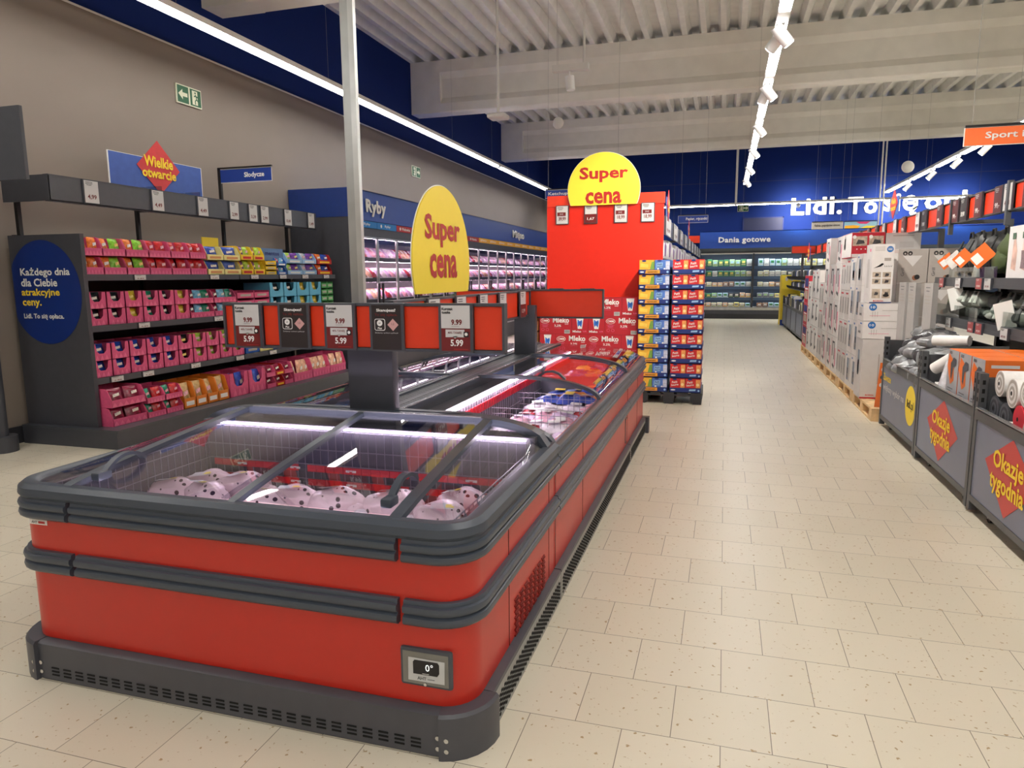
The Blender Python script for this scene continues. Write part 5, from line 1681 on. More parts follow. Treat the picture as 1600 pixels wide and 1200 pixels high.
# ================================================================== promotion side of the aisle
BX0 = 1.68
NX = -X
M_binp = mat('bin panel blue-grey', (112, 118, 138), .35, noise=.08, scale=2)
M_binr = mat('bin diamond red', (196, 60, 58), .4, noise=.02)
M_frame = mat('bin frame grey', (74, 76, 80), .4, noise=.05)
def bin_(label, y0, y1, near=True, x0=BX0, depth=.82, plain=False):
    t = thing('promotion_bin', label, 'bin', (x0 + depth / 2, y0, 0))
    x1 = x0 + depth
    for x in (x0, x1 - .05):
        for y in (y0, y1 - .05):
            m = MB().box(x, x + .05, y, y + .05, .09 if not near else .02, .975, M_frame)
            if near:
                for q in range(3):
                    zz = .78 + q * .06
                    for s in ((x + .016, x + .034),):
                        m.box(s[0], s[1], y - .0012, y, zz, zz + .03, M_blackm)
                        m.box(x - .0012, x, y + .016, y + .034, zz, zz + .03, M_blackm)
            m.build('post', t)
    MB().box(x0 + .006, x0 + .014, y0 + .05, y1 - .05, .13, .66, M_binp).build('front_panel', t)
    for yy in (y0 + .018, y1 - .026):
        MB().box(x0 + .05, x1 - .05, yy, yy + .008, .13, .94, M_frame).build('side_panel', t)
    MB().box(x1 - .03, x1 - .02, y0 + .05, y1 - .05, .13, .96, M_frame).build('back_panel', t)
    m = MB()
    m.box(x0, x0 + .045, y0 + .05, y1 - .05, .66, .725, M_frame).box(x0, x0 + .04, y0 + .05, y1 - .05, .085, .13, M_frame)
    m.box(x0 - .006, x0 + .02, y0 + .02, y1 - .02, .735, .745, M_trimlight)
    m.build('front_rail', t)
    MB().box(x0 + .02, x1 - .02, y0 + .03, y1 - .03, .10, .12, M_frame).build('floor_tray', t)
    MB().box(x0 + .045, x1 - .03, y0 + .05, y1 - .05, .60, .62, M_grey_dd).build('raised_floor', t)
    for y in (y0 + .25, y1 - .25):
        m = MB().cyl((x0 + .06, y, .042), (x0 + .09, y, .042), .042, M_black, 16).cyl((x0 + .055, y, .042), (x0 + .095, y, .042), .016, M_steel, 10)
        m.box(x0 + .05, x0 + .10, y - .025, y + .025, .075, .10, M_steel)
        m.build('caster', t)
    return t
B3 = bin_('grey bin with a yellow round web address, before the wooden pallets', 6.96, 8.45)
m = MB().disc((BX0 + .006, 7.19, .435), -Y, Z, .185, M_yel, .002, 32)
m.text('lidl.pl', (BX0 + .006, 7.19, .435), -Y, Z, M_ink, w_=.24, h=.10, lift=.004)
m.build('round_print', B3)
MB().text('Zawsze', (BX0 + .006, 8.20, .555), -Y, Z, M_yelt, w_=.36, h=.075).build('lettering', B3)
MB().text('większy wybór na', (BX0 + .006, 7.90, .44), -Y, Z, M_lab, w_=.92, h=.085).build('lettering', B3)
def okazje(t, yc):
    m = MB().poly((BX0 + .006, yc, .42), -Y, Z, [(-.41, .02), (-.02, -.26), (.41, .02), (.02, .24)], M_binr, .002)
    m.build('diamond_print', t)
    MB().text('Okazje', (BX0 + .006, yc + .02, .475), -Y, Z, M_yelt, w_=.48, h=.15, lift=.005, bold=.025).build('lettering', t)
    MB().text('tygodnia', (BX0 + .006, yc + .02, .335), -Y, Z, M_yelt, w_=.54, h=.15, lift=.005, bold=.025).build('lettering', t)
B2 = bin_('grey bin with a red offer diamond, holding mats and orange boxes', 5.49, 6.94); okazje(B2, 6.20)
B1 = bin_('grey bin with a red offer diamond, holding rolled towels at the frame edge', 4.0, 5.47); okazje(B1, 4.80)
# ---- goods in the bins
M_plas = mat('grey garment in film', (136, 138, 141), .16, noise=.5, scale=9, bump=.6)
M_plas2 = mat('dark garment in film', (66, 66, 70), .2, noise=.5, scale=9, bump=.6)
M_cloth = mat('grey green cloth', (158, 166, 158), .8, noise=.3, scale=7, bump=.5)
M_cloth2 = mat('dark grey cloth', (98, 101, 100), .8, noise=.3, scale=7, bump=.5)
M_olive = mat('olive cloth', (72, 86, 50), .7, noise=.25, scale=8, bump=.4)
M_blkbag = mat('black backpack', (26, 27, 28), .5, noise=.3, scale=10, bump=.3)
def soft(c, r, mt, seed, flat=.25):
    def fn(d):
        return 1 + .10 * math.sin(7 * d.x + seed) + .08 * math.sin(9 * d.y + 2 * seed) * (1 - abs(d.z)) + .06 * math.sin(13 * d.x - 7 * d.y + seed) - flat * abs(d.x * d.y)
    return MB().ell(c, r, mt, 24, 14, fn)
k = 0
for i in range(12):
    y = 7.10 + (i % 6) * .24; z = .70 + (i // 6) * .16
    x = 1.88 + (.10 if i // 6 else 0) + rnd(-.03, .05)
    mt = (M_plas, M_plas2)[(i * 5 % 3) == 1]
    tag(soft((x, y, z), (.22, .19, .12), mt, i).build('garment_pack', at=(x, y, z)), f'{"grey" if mt is M_plas else "dark grey"} garment in shiny film, {ordw(i % 6 + 1)} from the near post, {"upper" if i // 6 else "lower"} layer of the bin', 'garment', 'film-wrapped garments in the bin')
for i in range(3):
    x, y, z = 2.0 + .06 * i, 7.5 + .5 * i, 1.0
    tag(soft((x, y, z), (.20, .26, .09), (M_plas, M_plas2, M_plas)[i], 9 + i).build('garment_pack', at=(x, y, z)), f'{ordw(i + 1)} long film-wrapped garment lying on top of the garment heap', 'garment', 'film-wrapped garments in the bin')
M_greyb = mat('tall grey box', (168, 166, 164), .4, noise=.04)
for i, (y, zb) in enumerate(((8.98, .146), (8.64, .146), (8.06, .621))):
    t = thing('flat_box', ('tall flat grey box farther along the pallet behind the garments', 'tall flat grey box at the pallet edge behind the garments', 'tall flat grey box standing inside the bin behind the garments')[i], 'box', (2.02, y + .16, zb), 'tall grey boxes behind the garments')
    m = MB().box(1.97 + .02 * i, 2.02 + .02 * i, y, y + .32, zb, 1.545, M_greyb).build('box_body', t)
    m = MB()
    for q, ww in enumerate((.16, .12, .22, .22, .20)):
        m.quad((1.97 + .02 * i, y + .17, 1.50 - q * .035 - (.02 if q > 1 else 0)), -Y, Z, ww, .008, M_grey if q < 2 else M_card)
    m.build('print', t)
def roll(c, L, r, mt, end, label, cat='roll', group=None):
    """rolled mat, axis along x"""
    x, y, z = c
    t = thing('rolled_mat', label, cat, (x, y, z - r), group)
    m = MB().cyl((x, y, z), (x + L, y, z), r, mt, 28)
    m.build('roll_body', t)
    m = MB()
    for k in range(4):
        rr = r * (.92 - k * .21)
        m.disc((x, y, z), -Y, Z, rr, (end, mt)[k % 2], .001 + k * .001, 24)
    m.disc((x, y, z), -Y, Z, r * .16, M_blackm, .006, 12)
    m.build('roll_end', t)
    return t
M_mwhite = mat('white mat', (226, 224, 222), .7, noise=.05, scale=30)
M_mgrey = mat('dark grey mat', (58, 60, 66), .8, noise=.15, scale=60)
M_mgrey2 = mat('mid grey mat', (88, 90, 96), .8, noise=.1, scale=60)
M_mrose = mat('rose red mat', (206, 44, 60), .7, noise=.05)
RG = 'rolled mats in the end bin'
roll((1.75, 5.28, .93), .55, .085, M_mwhite, M_card, 'thick white rolled mat on top of the roll pile, beside the slotted post', group=RG)
roll((1.75, 5.06, .90), .55, .092, M_mwhite, M_card, 'thick white rolled mat second on top of the roll pile', group=RG)
roll((1.75, 5.34, .755), .55, .085, M_mgrey, M_mgrey2, 'dark grey rolled mat under the first white roll', group=RG)
roll((1.75, 5.155, .735), .55, .088, M_mgrey, M_mgrey2, 'dark grey rolled mat under the second white roll', group=RG)
roll((1.75, 4.93, .76), .55, .085, M_mrose, M_mrose, 'rose red rolled mat beside the dark grey rolls', group=RG)
roll((1.75, 4.86, .93), .55, .085, M_mwhite, M_card, 'third white rolled mat at the end of the top layer', group=RG)
roll((1.80, 5.35, .70 - .015), .5, .06, M_mgrey, M_mgrey2, 'slim dark grey rolled mat low by the slotted post', group=RG)
roll((1.735, 5.06, .66), .55, .06, M_mwhite, M_card, 'slim white rolled mat low against the bin rail', group=RG)
roll((1.735, 4.72, .72), .55, .09, M_mwhite, M_card, 'white rolled mat low near the frame edge', group=RG)
# mats tumbled in the second bin
M_mblk = mat('black mat', (30, 29, 28), .75, noise=.1, scale=50)
def tumbled(p0, p1, r, mo, mi, label):
    t = thing('rolled_mat', label, 'roll', ((p0[0] + p1[0]) / 2, (p0[1] + p1[1]) / 2, min(p0[2], p1[2]) - r), 'tumbled mats in the second bin')
    MB().cyl(p0, p1, r, mo, 20).build('roll_body', t)
    d = (Vector(p0) - Vector(p1)).normalized()
    m = MB()
    u = d.cross(Z).normalized(); w_ = u.cross(d) * -1
    w_ = d.cross(u)
    for k, (rr, mt) in enumerate(((.8, mi), (.5, mo), (.28, M_blackm))):
        m.disc(Vector(p0), u, w_ if u.cross(w_).dot(d) > 0 else -w_, r * rr, mt, .001 + .001 * k, 18)
    m.build('roll_end', t)
tumbled((1.76, 6.90, 1.07), (1.98, 6.72, 1.085), .045, M_mwhite, M_mblk, 'white-backed mat lying across the top of the mat heap')
tumbled((1.82, 6.62, .96), (2.2, 6.50, .98), .085, M_mblk, M_mblk, 'thick black mat under the white-backed mat')
tumbled((1.745, 6.75, .84), (1.86, 6.60, .97), .05, M_mwhite, M_mblk, 'white-backed mat tilting down toward the bin rail')
tumbled((1.745, 6.70, .69), (2.05, 6.66, .69), .045, M_mwhite, M_mblk, 'white-backed mat lying lowest beside the bin post')
tumbled((1.77, 6.54, .70), (1.83, 6.57, .92), .05, mat('clear wrapped mat', (200, 200, 206), .15, noise=.25, scale=18), M_mblk, 'film-wrapped mat standing steep beside the orange boxes')
tumbled((1.90, 6.84, .74), (2.2, 6.80, .74), .08, M_mblk, M_mblk, 'black mat deep behind the bin post')
# orange boxes
M_ora = mat('orange carton', (226, 110, 34), .42, noise=.05)
M_orag = mat('orange carton grey face', (166, 168, 172), .42, noise=.05)
M_chr = mat('tool picture', (70, 74, 84), .4, noise=.4, scale=60)
og = None
for r_ in range(2):
    for i in range(3 if r_ else 3):
        y = 6.40 - i * .285; x = 1.745 + r_ * .30
        lab = f'orange and grey tool box, {ordw(i + 1)} from the mats in the {("front", "rear")[r_]} row'
        if og is None:
            og = thing('tool_box_carton', lab, 'box', (0, 0, 0), 'orange boxes in the second bin')
            MB().box(0, .29, -.135, .135, 0, .355, M_ora).build('carton', og)
            m = MB().quad((0, 0, .18), -Y, Z, .268, .35, M_orag)
            m.poly((0, 0, .2), -Y, Z, [(-.13, .02), (-.03, -.12), (.05, -.08), (.02, .07), (-.10, .12)], M_ora, .003)
            m.poly((0, 0, .2), -Y, Z, [(-.03, -.06), (0, -.08), (.02, .02), (.09, .04), (.09, .09), (.02, .10), (-.04, .05)], M_chr, .0045)
            m.quad((0, .07, .33), -Y, Z, .07, .022, M_ink)
            m.quad((0, .03, .05), -Y, Z, .13, .008, M_ink).quad((0, .05, .03), -Y, Z, .09, .006, M_ink)
            m.poly((.145, -.135, .31), X, Z, [(-.11, -.01), (.06, -.01), (.06, .012), (-.11, .012)], M_lab, .002)
            m.quad((.145, -.135, .2), X, Z, .26, .01, mat('orange light', (244, 160, 90), .4, noise=0), .002)
            m.build('print', og); o = og
        else:
            o = dup(og, (0, 0, 0), lab)
        o.location = (x, y - .14, .621 + (.08 if 0 else .075))
MB().box(1.74, 2.36, 5.52, 6.45, .621, .694, M_grey_dd).build('filler_board', B2)
# ---- shelf behind the bins
SX = 2.56
t = thing('shelving_unit', 'charcoal wall-less shelf behind the promotion bins holding bags', 'shelf unit', (2.9, 6, 0))
# shelf hangs out over the bins' rear part
SF = 2.2
for z in (1.205, 1.60):
    MB().box(SF + .02, 2.85, 4.0, 8.78, z - .035, z, M_grey_d).box(SF, SF + .02, 4.0, 8.78, z - .055, z + .004, M_frame).box(SF - .004, SF, 4.0, 8.78, z - .085, z - .05, M_frame).build('shelf_board', t)
for y in (4.1, 5.6, 7.1, 8.7):
    MB().box(2.80, 2.86, y - .03, y + .03, 0, 2.2, M_frame).box(2.28, 2.80, y - .02, y + .02, 2.16, 2.2, M_frame).box(2.27, 2.31, y - .02, y + .02, 1.66 if 0 else 2.05, 2.42, M_frame).build('upright', t)
MB().box(2.86, 2.88, 4.0, 8.75, .1, 1.62, M_grey_dd).build('back_panel', t)
MB().box(SF + .003, SF + .006, 6.9, 8.72, 1.21, 1.33, M_clear).box(SF + .003, SF + .006, 5.2, 6.85, 1.21, 1.33, M_clear).box(SF + .003, SF + .006, 6.95, 8.3, 1.604, 1.70, M_clear).build('clear_fence', t)
M_labred = mat('label faded red', (170, 84, 84), .45, noise=.1, scale=40)
EL = 'electronic labels on the bag shelf'
for i, (y, c) in enumerate(((8.75, M_labred), (8.10, M_lab), (7.42, M_labred), (7.20, M_labred), (6.60, M_lab))):
    card_small(.17, .10, -Y, (SF - .006, y, 1.155), f'{"red" if c is M_labred else "white"} shelf label, {ordw(i + 1)} from the pallet end on the lower bag shelf', EL, 0, '49,90', .014, c)
for i, (y, c) in enumerate(((8.45, M_labred), (7.90, M_lab), (7.30, M_labred), (7.08, M_lab))):
    card_small(.17, .10, -Y, (SF - .006, y, 1.55), f'{"red" if c is M_labred else "white"} shelf label, {ordw(i + 1)} from the pallet end on the upper bag shelf', EL, 0, '59,90', .014, c)
def rucksack(c, mt, label, seed, tagc):
    x, y, z = c
    t = thing('backpack', label, 'backpack', (x, y, z), 'backpacks on the upper bag shelf')
    def fn(d):
        return 1 + .07 * math.sin(6 * d.y + seed) + .06 * math.sin(8 * d.z + seed * 2) - .15 * abs(d.y * d.z)
    MB().ell((x, y, z + .21), (.16, .19, .225), mt, 20, 14, fn).build('bag_body', t)
    MB().ell((x - .13, y, z + .14), (.06, .14, .11), mt, 16, 10, fn).build('front_pocket', t)
    m = MB().tube([(x - .10, y - .05, z + .38), (x - .10, y - .03, z + .44), (x - .10, y + .03, z + .44), (x - .10, y + .05, z + .38)], .010, M_black, 6)
    m.build('grab_handle', t)
    MB().tube([(x - .14, y + .1, z + .36), (x - .185, y + .11, z + .25), (x - .17, y + .1, z + .06)], .018, M_black, 6, .5).build('strap', t)
    return t
for i in range(4):
    y = 8.22 - i * .31
    rucksack((2.46, y, 1.604), M_blkbag if i < 3 else M_olive, ('black backpack, first at the pallet end of the upper shelf', 'black backpack, second from the pallet end of the upper shelf', 'black backpack beside the olive one on the upper shelf', 'olive backpack between the black ones and the white box')[i], i, 0)
M_tago = mat('orange hang tag', (232, 112, 40), .5, noise=.05)
def hang_tag(y, z, s, a, label, mt=M_tago):
    s = s * .85
    t = thing('hang_tag', label, 'tag', (2.2, y, z), 'hang tags on the backpacks')
    o = Vector((2.205, y, z))
    hd = Vector((.78, -.62, 0))
    u = hd * math.cos(a) + Z * math.sin(a); v = hd * -math.sin(a) + Z * math.cos(a)
    MB().poly(o, u, v, [(-s, -s * .8), (s, -s * .8), (s, s * .8), (-s, s * .8)], mt, .001, .003).build('card', t)
    MB().quad(o - u * s * .45, u, v, s * .8, s * .9, M_white, .003).build('print', t)
    MB().tube([o + v * s * .8, o + v * s * 1.1 + X * .02, o + v * s * 1.3 + X * .06], .003, M_black, 5).build('cord', t)
hang_tag(8.42, 1.77, .085, .7, 'orange hang tag at the pallet end of the backpack row')
hang_tag(8.16, 1.78, .09, .75, 'white and orange hang tag on the second backpack', mat('white hang tag', (230, 226, 222), .5, noise=.08, scale=30))
hang_tag(7.90, 1.79, .09, .8, 'orange hang tag in front of the second black backpack')
hang_tag(7.38, 1.80, .11, .75, 'large orange hang tag on the olive backpack')
tag(MB().prism([(7.55, 1.61), (7.72, 1.61), (7.62, 1.80)], 'x', 2.24, 2.26, M_paper).build('folded_leaflet', at=(2.25, 7.6, 1.61)), 'small pale leaflet standing between the hang tags', 'leaflet')
t = thing('picture_box', 'white box with skin-toned pictures at the frame edge of the upper shelf', 'box', (2.4, 6.4, 1.604))
MB().box(2.24, 2.6, 5.95, 6.86, 1.604, 2.02, mat('picture box white', (228, 226, 226), .45, noise=.02)).build('box_body', t)
m = MB()
M_skin = mat('skin picture', (222, 186, 172), .5, noise=.25, scale=12)
for q in range(3):
    yy = 6.72 - q * .20
    m.poly((2.24, yy, 1.80), -Y, Z, [(-.05, -.12), (.05, -.14), (.06, .02), (.01, .12), (-.03, .10)], M_skin)
    m.quad((2.24, yy + .02, 1.94), -Y, Z, .07, .05, mat('picture caption green', (70, 100, 80), .5, noise=.4, scale=60), .003)
m.poly((2.24, 6.5, 1.75), -Y, Z, [(-.07, -.07), (.07, -.07), (.06, 0), (.07, .07), (-.07, .07), (-.06, 0)], mat('massager grey', (130, 110, 116), .5, noise=.3, scale=50), .004)
m.build('print', t)
x, y, z = 2.44, 8.35, 1.21
t = thing('sports_bag', 'green sports bag with black straps at the pallet end of the lower shelf', 'bag', (x, y, z))
MB().ell((x, y, z + .14), (.19, .27, .155), M_olive, 22, 14, lambda d: 1 + .06 * math.sin(7 * d.y) - .12 * abs(d.y * d.z)).build('bag_body', t)
MB().tube([(x - .18, y - .12, z + .05), (x - .15, y - .13, z + .26), (x, y - .12, z + .30)], .022, M_blkbag, 6, .5).tube([(x - .18, y + .12, z + .05), (x - .15, y + .13, z + .26), (x, y + .12, z + .30)], .022, M_blkbag, 6, .5).build('strap', t)
MB().ell((x - .16, y - .02, z + .10), (.05, .10, .08), M_blkbag, 14, 10).build('front_pocket', t)
k = 0
for i in range(16):
    yy = 7.92 - (i % 8) * .30; zz = 1.28 + (i // 8) * .11
    xx = 2.40 + rnd(-.05, .07)
    mt = (M_cloth, M_cloth2, M_cloth)[i % 3]
    lab = f'{"dark" if mt is M_cloth2 else "pale"} grey folded cloth bag, {ordw(i % 8 + 1)} from the green bag, {"upper" if i // 8 else "lower"} layer'
    o = soft((xx, yy, zz), (.18, .17, .075), mt, i * 1.3, .3)
    for q in range(2):
        o.tube([(xx - .16, yy - .12 + q * .12, zz - .02), (xx - .10, yy - .05 + q * .12, zz + .085), (xx + .05, yy + .02 + q * .1, zz + .07)], .014, mt, 6, .5)
    tag(o.build('cloth_bag', at=(xx, yy, zz)), lab, 'bag', 'cloth bags on the lower shelf')
for i, (yy, zz) in enumerate(((8.02, 1.40), (6.72, 1.30))):
    t = tag(MB().poly((2.215, yy, zz), (.75, -.55, .3), (-.2, .1, .95), [(-.07, -.11), (.07, -.11), (.07, .11), (-.07, .11)], M_white, .002, .003).build('paper_tag', at=(2.215, yy, zz)), ('white paper tag leaning beside the green bag', 'white paper tag leaning among the pale cloth bags')[i], 'tag')
# ---- price rail over the promotion goods
t = thing('price_rail', 'long red price rail on posts above the promotion goods', 'price rail', (2.3, 10, 2.17))
labs = [6.7, 7.12, 7.35, 7.87, 8.30, 8.57, 9.15, 9.8, 10.1, 10.85, 11.35, 12.1, 12.65, 13.3, 14.1, 14.9, 15.8, 17.0, 18.2, 19.4, 20.6, 22, 23.4]
dk = [1, 0, 1, 1, 2, 1, 1, 2, 0, 1, 0, 0, 1, 1, 1, 1, 1, 1, 1, 1, 1, 1, 1]
ins = []; prev = .012
RL = 20.0
for y in sorted(labs, reverse=True):
    a = 24.0 - y
    ins.append((prev, a - .1)); prev = a + .1
ins.append((prev, RL - .012))
rail_frame(t, (2.3, 24.0, 2.168), -Y, RL, .232, [i for i in ins if i[1] > i[0]])
for i, y in enumerate((10.2, 11.48, 12.67, 13.875, 15.06, 16.6, 24.2)):
    t = thing('sign_post', f'grey post holding the red promotion rail, {ordw(i + 1)} past the bag shelf', 'post', (2.59, y, 0), 'posts of the promotion rail')
    MB().box(2.56, 2.62, y - .03, y + .03, 0, 2.2, M_frame).box(2.32, 2.6, y - .02, y + .02, 2.16, 2.2, M_frame).build('post', t)
for i, (y, k) in enumerate(zip(labs, dk)):
    card_small(.20, .238, -Y, (2.298, y, 2.285), f'{("white", "dark red", "black")[k]} price card, {ordw(i + 1)} from the frame edge on the red promotion rail', 'price cards on the promotion rail', 0, ('49,90', '99,-', '59,90')[k], .014, (None, mat('card wine red', (84, 26, 28), .45, noise=0), M_brown)[k])
promo_flag('red diamond sign on the promotion rail above the white cartons', 2.29, 11.5, 2.63, -1, .95)
t = cat_sign('orange sport sign with white words hung at the frame edge', 1.89, 2.95, 7.0, 2.705, 2.845, mat('sign orange', (222, 104, 52), .45, noise=.02), 'Sport i wypoczynek', 2.46, .84, M_lab)
cat_sign('grey kitchen and household sign hung over the far bins', 1.894, 2.548, 18, 2.678, 2.822, mat('sign grey', (176, 172, 164), .5), 'Kuchnia i gospodarstwo domowe', 2.22, .54, M_ink)
t = thing('category_sign', 'colourful wavy sign beside the grey kitchen sign', 'sign', (2.9, 18, 2.67))
MB().box(2.58, 3.255, 18, 18.012, 2.675, 2.82, mat('sign pale cyan', (150, 196, 214), .5)).build('board', t)
m = MB().poly((2.92, 18, 2.745), X, Z, [(-.33, -.07), (-.05, -.07), (.0, -.02), (-.15, .0), (-.33, -.01)], M_stro).poly((2.92, 18, 2.745), X, Z, [(-.1, .072), (.2, .072), (.12, .02), (-.02, .03)], mat('sign magenta', (214, 50, 110), .5, noise=0)).poly((2.92, 18, 2.745), X, Z, [(0, -.07), (.33, -.07), (.33, -.03), (.12, -.02)], M_yel)
m.build('print', t)
m = MB().box(2.58, 3.255, 17.99, 18.02, 2.825, 2.845, M_black); wire(m, 2.65, 18, 2.84, r=.003); wire(m, 3.2, 18, 2.84, r=.003); m.build('hanger', t)
t = thing('category_sign', 'dark blue sign with pale stripe at the frame edge beyond the rail', 'sign', (4.2, 9.5, 2.3))
MB().box(3.3, 4.6, 9.5, 9.52, 2.27, 2.55, M_blue).box(3.3, 4.6, 9.495, 9.5, 2.36, 2.43, M_card).build('board', t)
m = MB(); wire(m, 3.4, 9.51, 2.55); wire(m, 4.5, 9.51, 2.55); m.build('hanger', t)

# ================================================================== pallets of white cartons
PX0 = 1.635
for i in range(6):
    y0 = 8.62 + i * 1.31
    euro_pallet('pallet', f'pale wooden pallet under the white cartons, {ordw(i + 1)} from the bins', PX0, PX0 + .9, y0, y0 + 1.24, M_wood, .144, 'wooden pallets under the cartons', 'x')
M_cw = mat('carton white', (226, 222, 220), .42, noise=.03)
M_cw2 = mat('carton pale grey', (204, 200, 198), .45, noise=.03)
M_cg = mat('carton warm grey', (168, 160, 154), .42, noise=.03)
M_cr = mat('carton crimson', (186, 28, 48), .45, noise=.04)
M_pic = mat('picture tan', (186, 170, 152), .5, noise=.35, scale=22)
M_pic2 = mat('picture dark', (58, 56, 60), .5, noise=.3, scale=30)
M_pic3 = mat('picture blue grey', (126, 140, 158), .5, noise=.3, scale=18)
M_rnd = mat('round label blue', (40, 108, 180), .45, noise=.05)
def carton_mesh(style, dy, h, dx=.42):
    """face to the aisle at x=0 (facing -X), near face at y=-dy/2 (facing -Y)"""
    base = {'grey': M_cg, 'spine': M_cr, 'food': M_cr}.get(style, M_cw if style in ('phone', 'F', 'J', 'bosch', 'boschtall') else M_cw2)
    m = MB().box(0, dx, -dy / 2, dy / 2, 0, h, base)
    m.box(-.0008, dx, -dy / 2 - .0008, dy / 2, h - .003, h + .0003, M_cw2)
    F = lambda u, v: (0, -u * dy, v * h)      # aisle face, u to the near side
    N = lambda u, v: ((u + .5) * dx, -dy / 2, v * h)
    if style == 'F':
        m.quad(F(-.05, .5), -Y, Z, dy * .16, h * .6, M_pic2).quad(F(.12, .3), -Y, Z, dy * .3, h * .10, M_pic2).quad(F(.12, .75), -Y, Z, dy * .26, h * .07, M_grey)
        m.quad(F(-.3, .9), -Y, Z, dy * .25, h * .05, M_cr)
    elif style == 'J':
        m.quad(F(-.18, .66), -Y, Z, dy * .12, h * .42, M_pic2).quad(F(.0, .84), -Y, Z, dy * .3, h * .05, M_pic2).quad(F(.16, .62), -Y, Z, dy * .13, h * .5, M_grey)
        m.poly(F(.05, .2), -Y, Z, [(-dy * .2, -.01), (dy * .18, -.05), (dy * .22, .0), (-dy * .12, .03)], M_pic2)
        m.quad(F(.36, .45), -Y, Z, dy * .12, h * .5, M_pinkl).quad(F(-.4, .5), -Y, Z, dy * .04, h * .9, M_cr)
    elif style == 'phone':
        m.quad(F(.0, .5), -Y, Z, dy * .36, h * .66, M_pic3).quad(F(.0, .38), -Y, Z, dy * .30, h * .3, M_pic2).quad(F(.02, .3), -Y, Z, dy * .14, h * .12, M_pic)
        m.quad(F(-.3, .9), -Y, Z, dy * .2, h * .05, M_rnd).quad(F(.34, .5), -Y, Z, dy * .10, h * .7, M_cg)
    elif style == 'slot':
        for u in (-.28, .05, .32):
            m.quad(F(u, .5), -Y, Z, dy * .10, h * .55, M_pic2 if u != .05 else M_cg)
        m.quad(F(.0, .9), -Y, Z, dy * .5, h * .05, M_cr)
    elif style == 'spine':
        m.quad(F(0, .75), -Y, Z, dy * .8, h * .3, M_navy).quad(F(0, .3), -Y, Z, dy * .7, h * .3, M_pic).quad(F(0, .52), -Y, Z, dy * .7, h * .06, M_white)
    elif style == 'food':
        m.quad(F(0, .5), -Y, Z, dy * .96, h * .94, M_cw).quad(F(-.2, .6), -Y, Z, dy * .14, h * .45, M_pic2)
        for u in (-.26, .24):
            m.quad(N(u, .66), X, Z, dx * .44, h * .38, M_pic).disc(N(u - .17, .82), X, Z, dx * .06, M_white, .003, 14)
            m.poly(N(u, .62), X, Z, [(-dx * .12, -h * .1), (dx * .15, -h * .06), (dx * .12, h * .06), (-dx * .06, h * .1)], M_pic2, .003)
        for q in range(6):
            m.disc(N(-.34 + q * .13, .34), X, Z, dx * .022, M_white, .002, 8)
        m.quad(N(0, .08), X, Z, dx * .98, h * .14, M_cw)
    elif style == 'grey':
        for q in (0, 1):
            c = Vector(N(-.28 + q * .17, .87))
            m.disc(c, X, Z, .026, M_ink, .001, 10).disc(c - Z * .004, X, Z, .012, M_cg, .002, 6)
        m.disc(N(.10, .15), X, Z, .032, mat('burger brown', (140, 90, 64), .5, noise=.3, scale=60), .001, 14).disc(N(.17, .17), X, Z, .03, M_ink, .0015, 14)
        m.poly(N(0, .7), X, Z, [(-dx * .35, h * .1), (dx * .3, h * .1), (0, -h * .22)], M_cw2, .001)
        m.text('Grill', N(-.33, .32), Z, -X, M_grey, w_=.10, h=.035, lift=.002, bold=0)
    elif style == 'boschtall':
        m.disc(N(.30, .91), X, Z, dx * .15, M_rnd, .001, 24)
        for q in range(3):
            m.quad(N(.30, .925 - q * .014), X, Z, dx * .20, .004, M_white, .003)
        for q in range(4):
            m.quad(N(-.15, .95 - q * .02), X, Z, dx * .45, .004, M_cg)
        m.poly(N(-.15, .62), X, Z, [(-.06, -.02), (.02, .0), (.05, .03), (.03, .04), (-.01, .01)], M_ink)
        m.quad(N(.22, .74), X, Z, dx * .3, h * .05, M_cg)
        for q in range(5):
            m.poly(N(.12 + q * .07, .63), X, Z, [(-.004, -.012), (.004, -.012), (.001 + (q - 2) * .004, .012)], M_ink)
        for u, v in ((-.24, .48), (.22, .48), (-.24, .37), (.22, .37), (-.22, .16), (.24, .16)):
            m.quad(N(u, v), X, Z, dx * .38, h * (.09 if v > .2 else .16), M_pic)
            m.poly(N(u, v), X, Z, [(-.02, -.02), (.02, -.015), (.025, .012), (-.01, .02)], M_pic2, .003)
        m.disc(N(.24, .13), X, Z, dx * .14, M_ink, .004, 16, .018)
        m.text('BOSCH', N(-.10, .035), X, Z, mat('brand red', (200, 40, 40), .5, noise=0), w_=dx * .45, h=.018, lift=.002, bold=.03)
        m.quad(N(0, .008), X, Z, dx, h * .016, M_navy)
        m.quad(F(0, .5), -Y, Z, dy * .4, h * .5, M_cw2).quad(F(.2, .9), -Y, Z, dy * .2, h * .05, M_pinkl)
    elif style == 'bosch':
        m.disc(N(-.28, .78), X, Z, min(.05, h * .2), M_rnd, .001, 24)
        m.text('10', N(-.28, .78), X, Z, M_white, w_=.05, h=.03, lift=.003)
        for q in range(3):
            m.quad(N(-.28 + q * .06, .38), X, Z, .004, h * .3, M_cg)
        m.quad(N(.15, .6), X, Z, dx * .4, .005, M_cg).quad(N(-.1, .3), X, Z, dx * .5, .004, M_pinkl)
        m.quad(F(.0, .5), -Y, Z, dy * .5, h * .5, M_cw2).quad(F(.0, .35), -Y, Z, dy * .35, h * .12, M_pic2).quad(F(.2, .85), -Y, Z, dy * .3, h * .08, M_rnd)
    elif style == 'boschlow':
        m.quad(N(-.05, .5), X, Z, .012, h * .5, M_cg).quad(N(.06, .17), X, Z, .012, .02, M_ink)
        m.disc(N(.32, .93), X, Z, .045, mat('round label violet', (70, 84, 170), .5, noise=0), .001, 20)
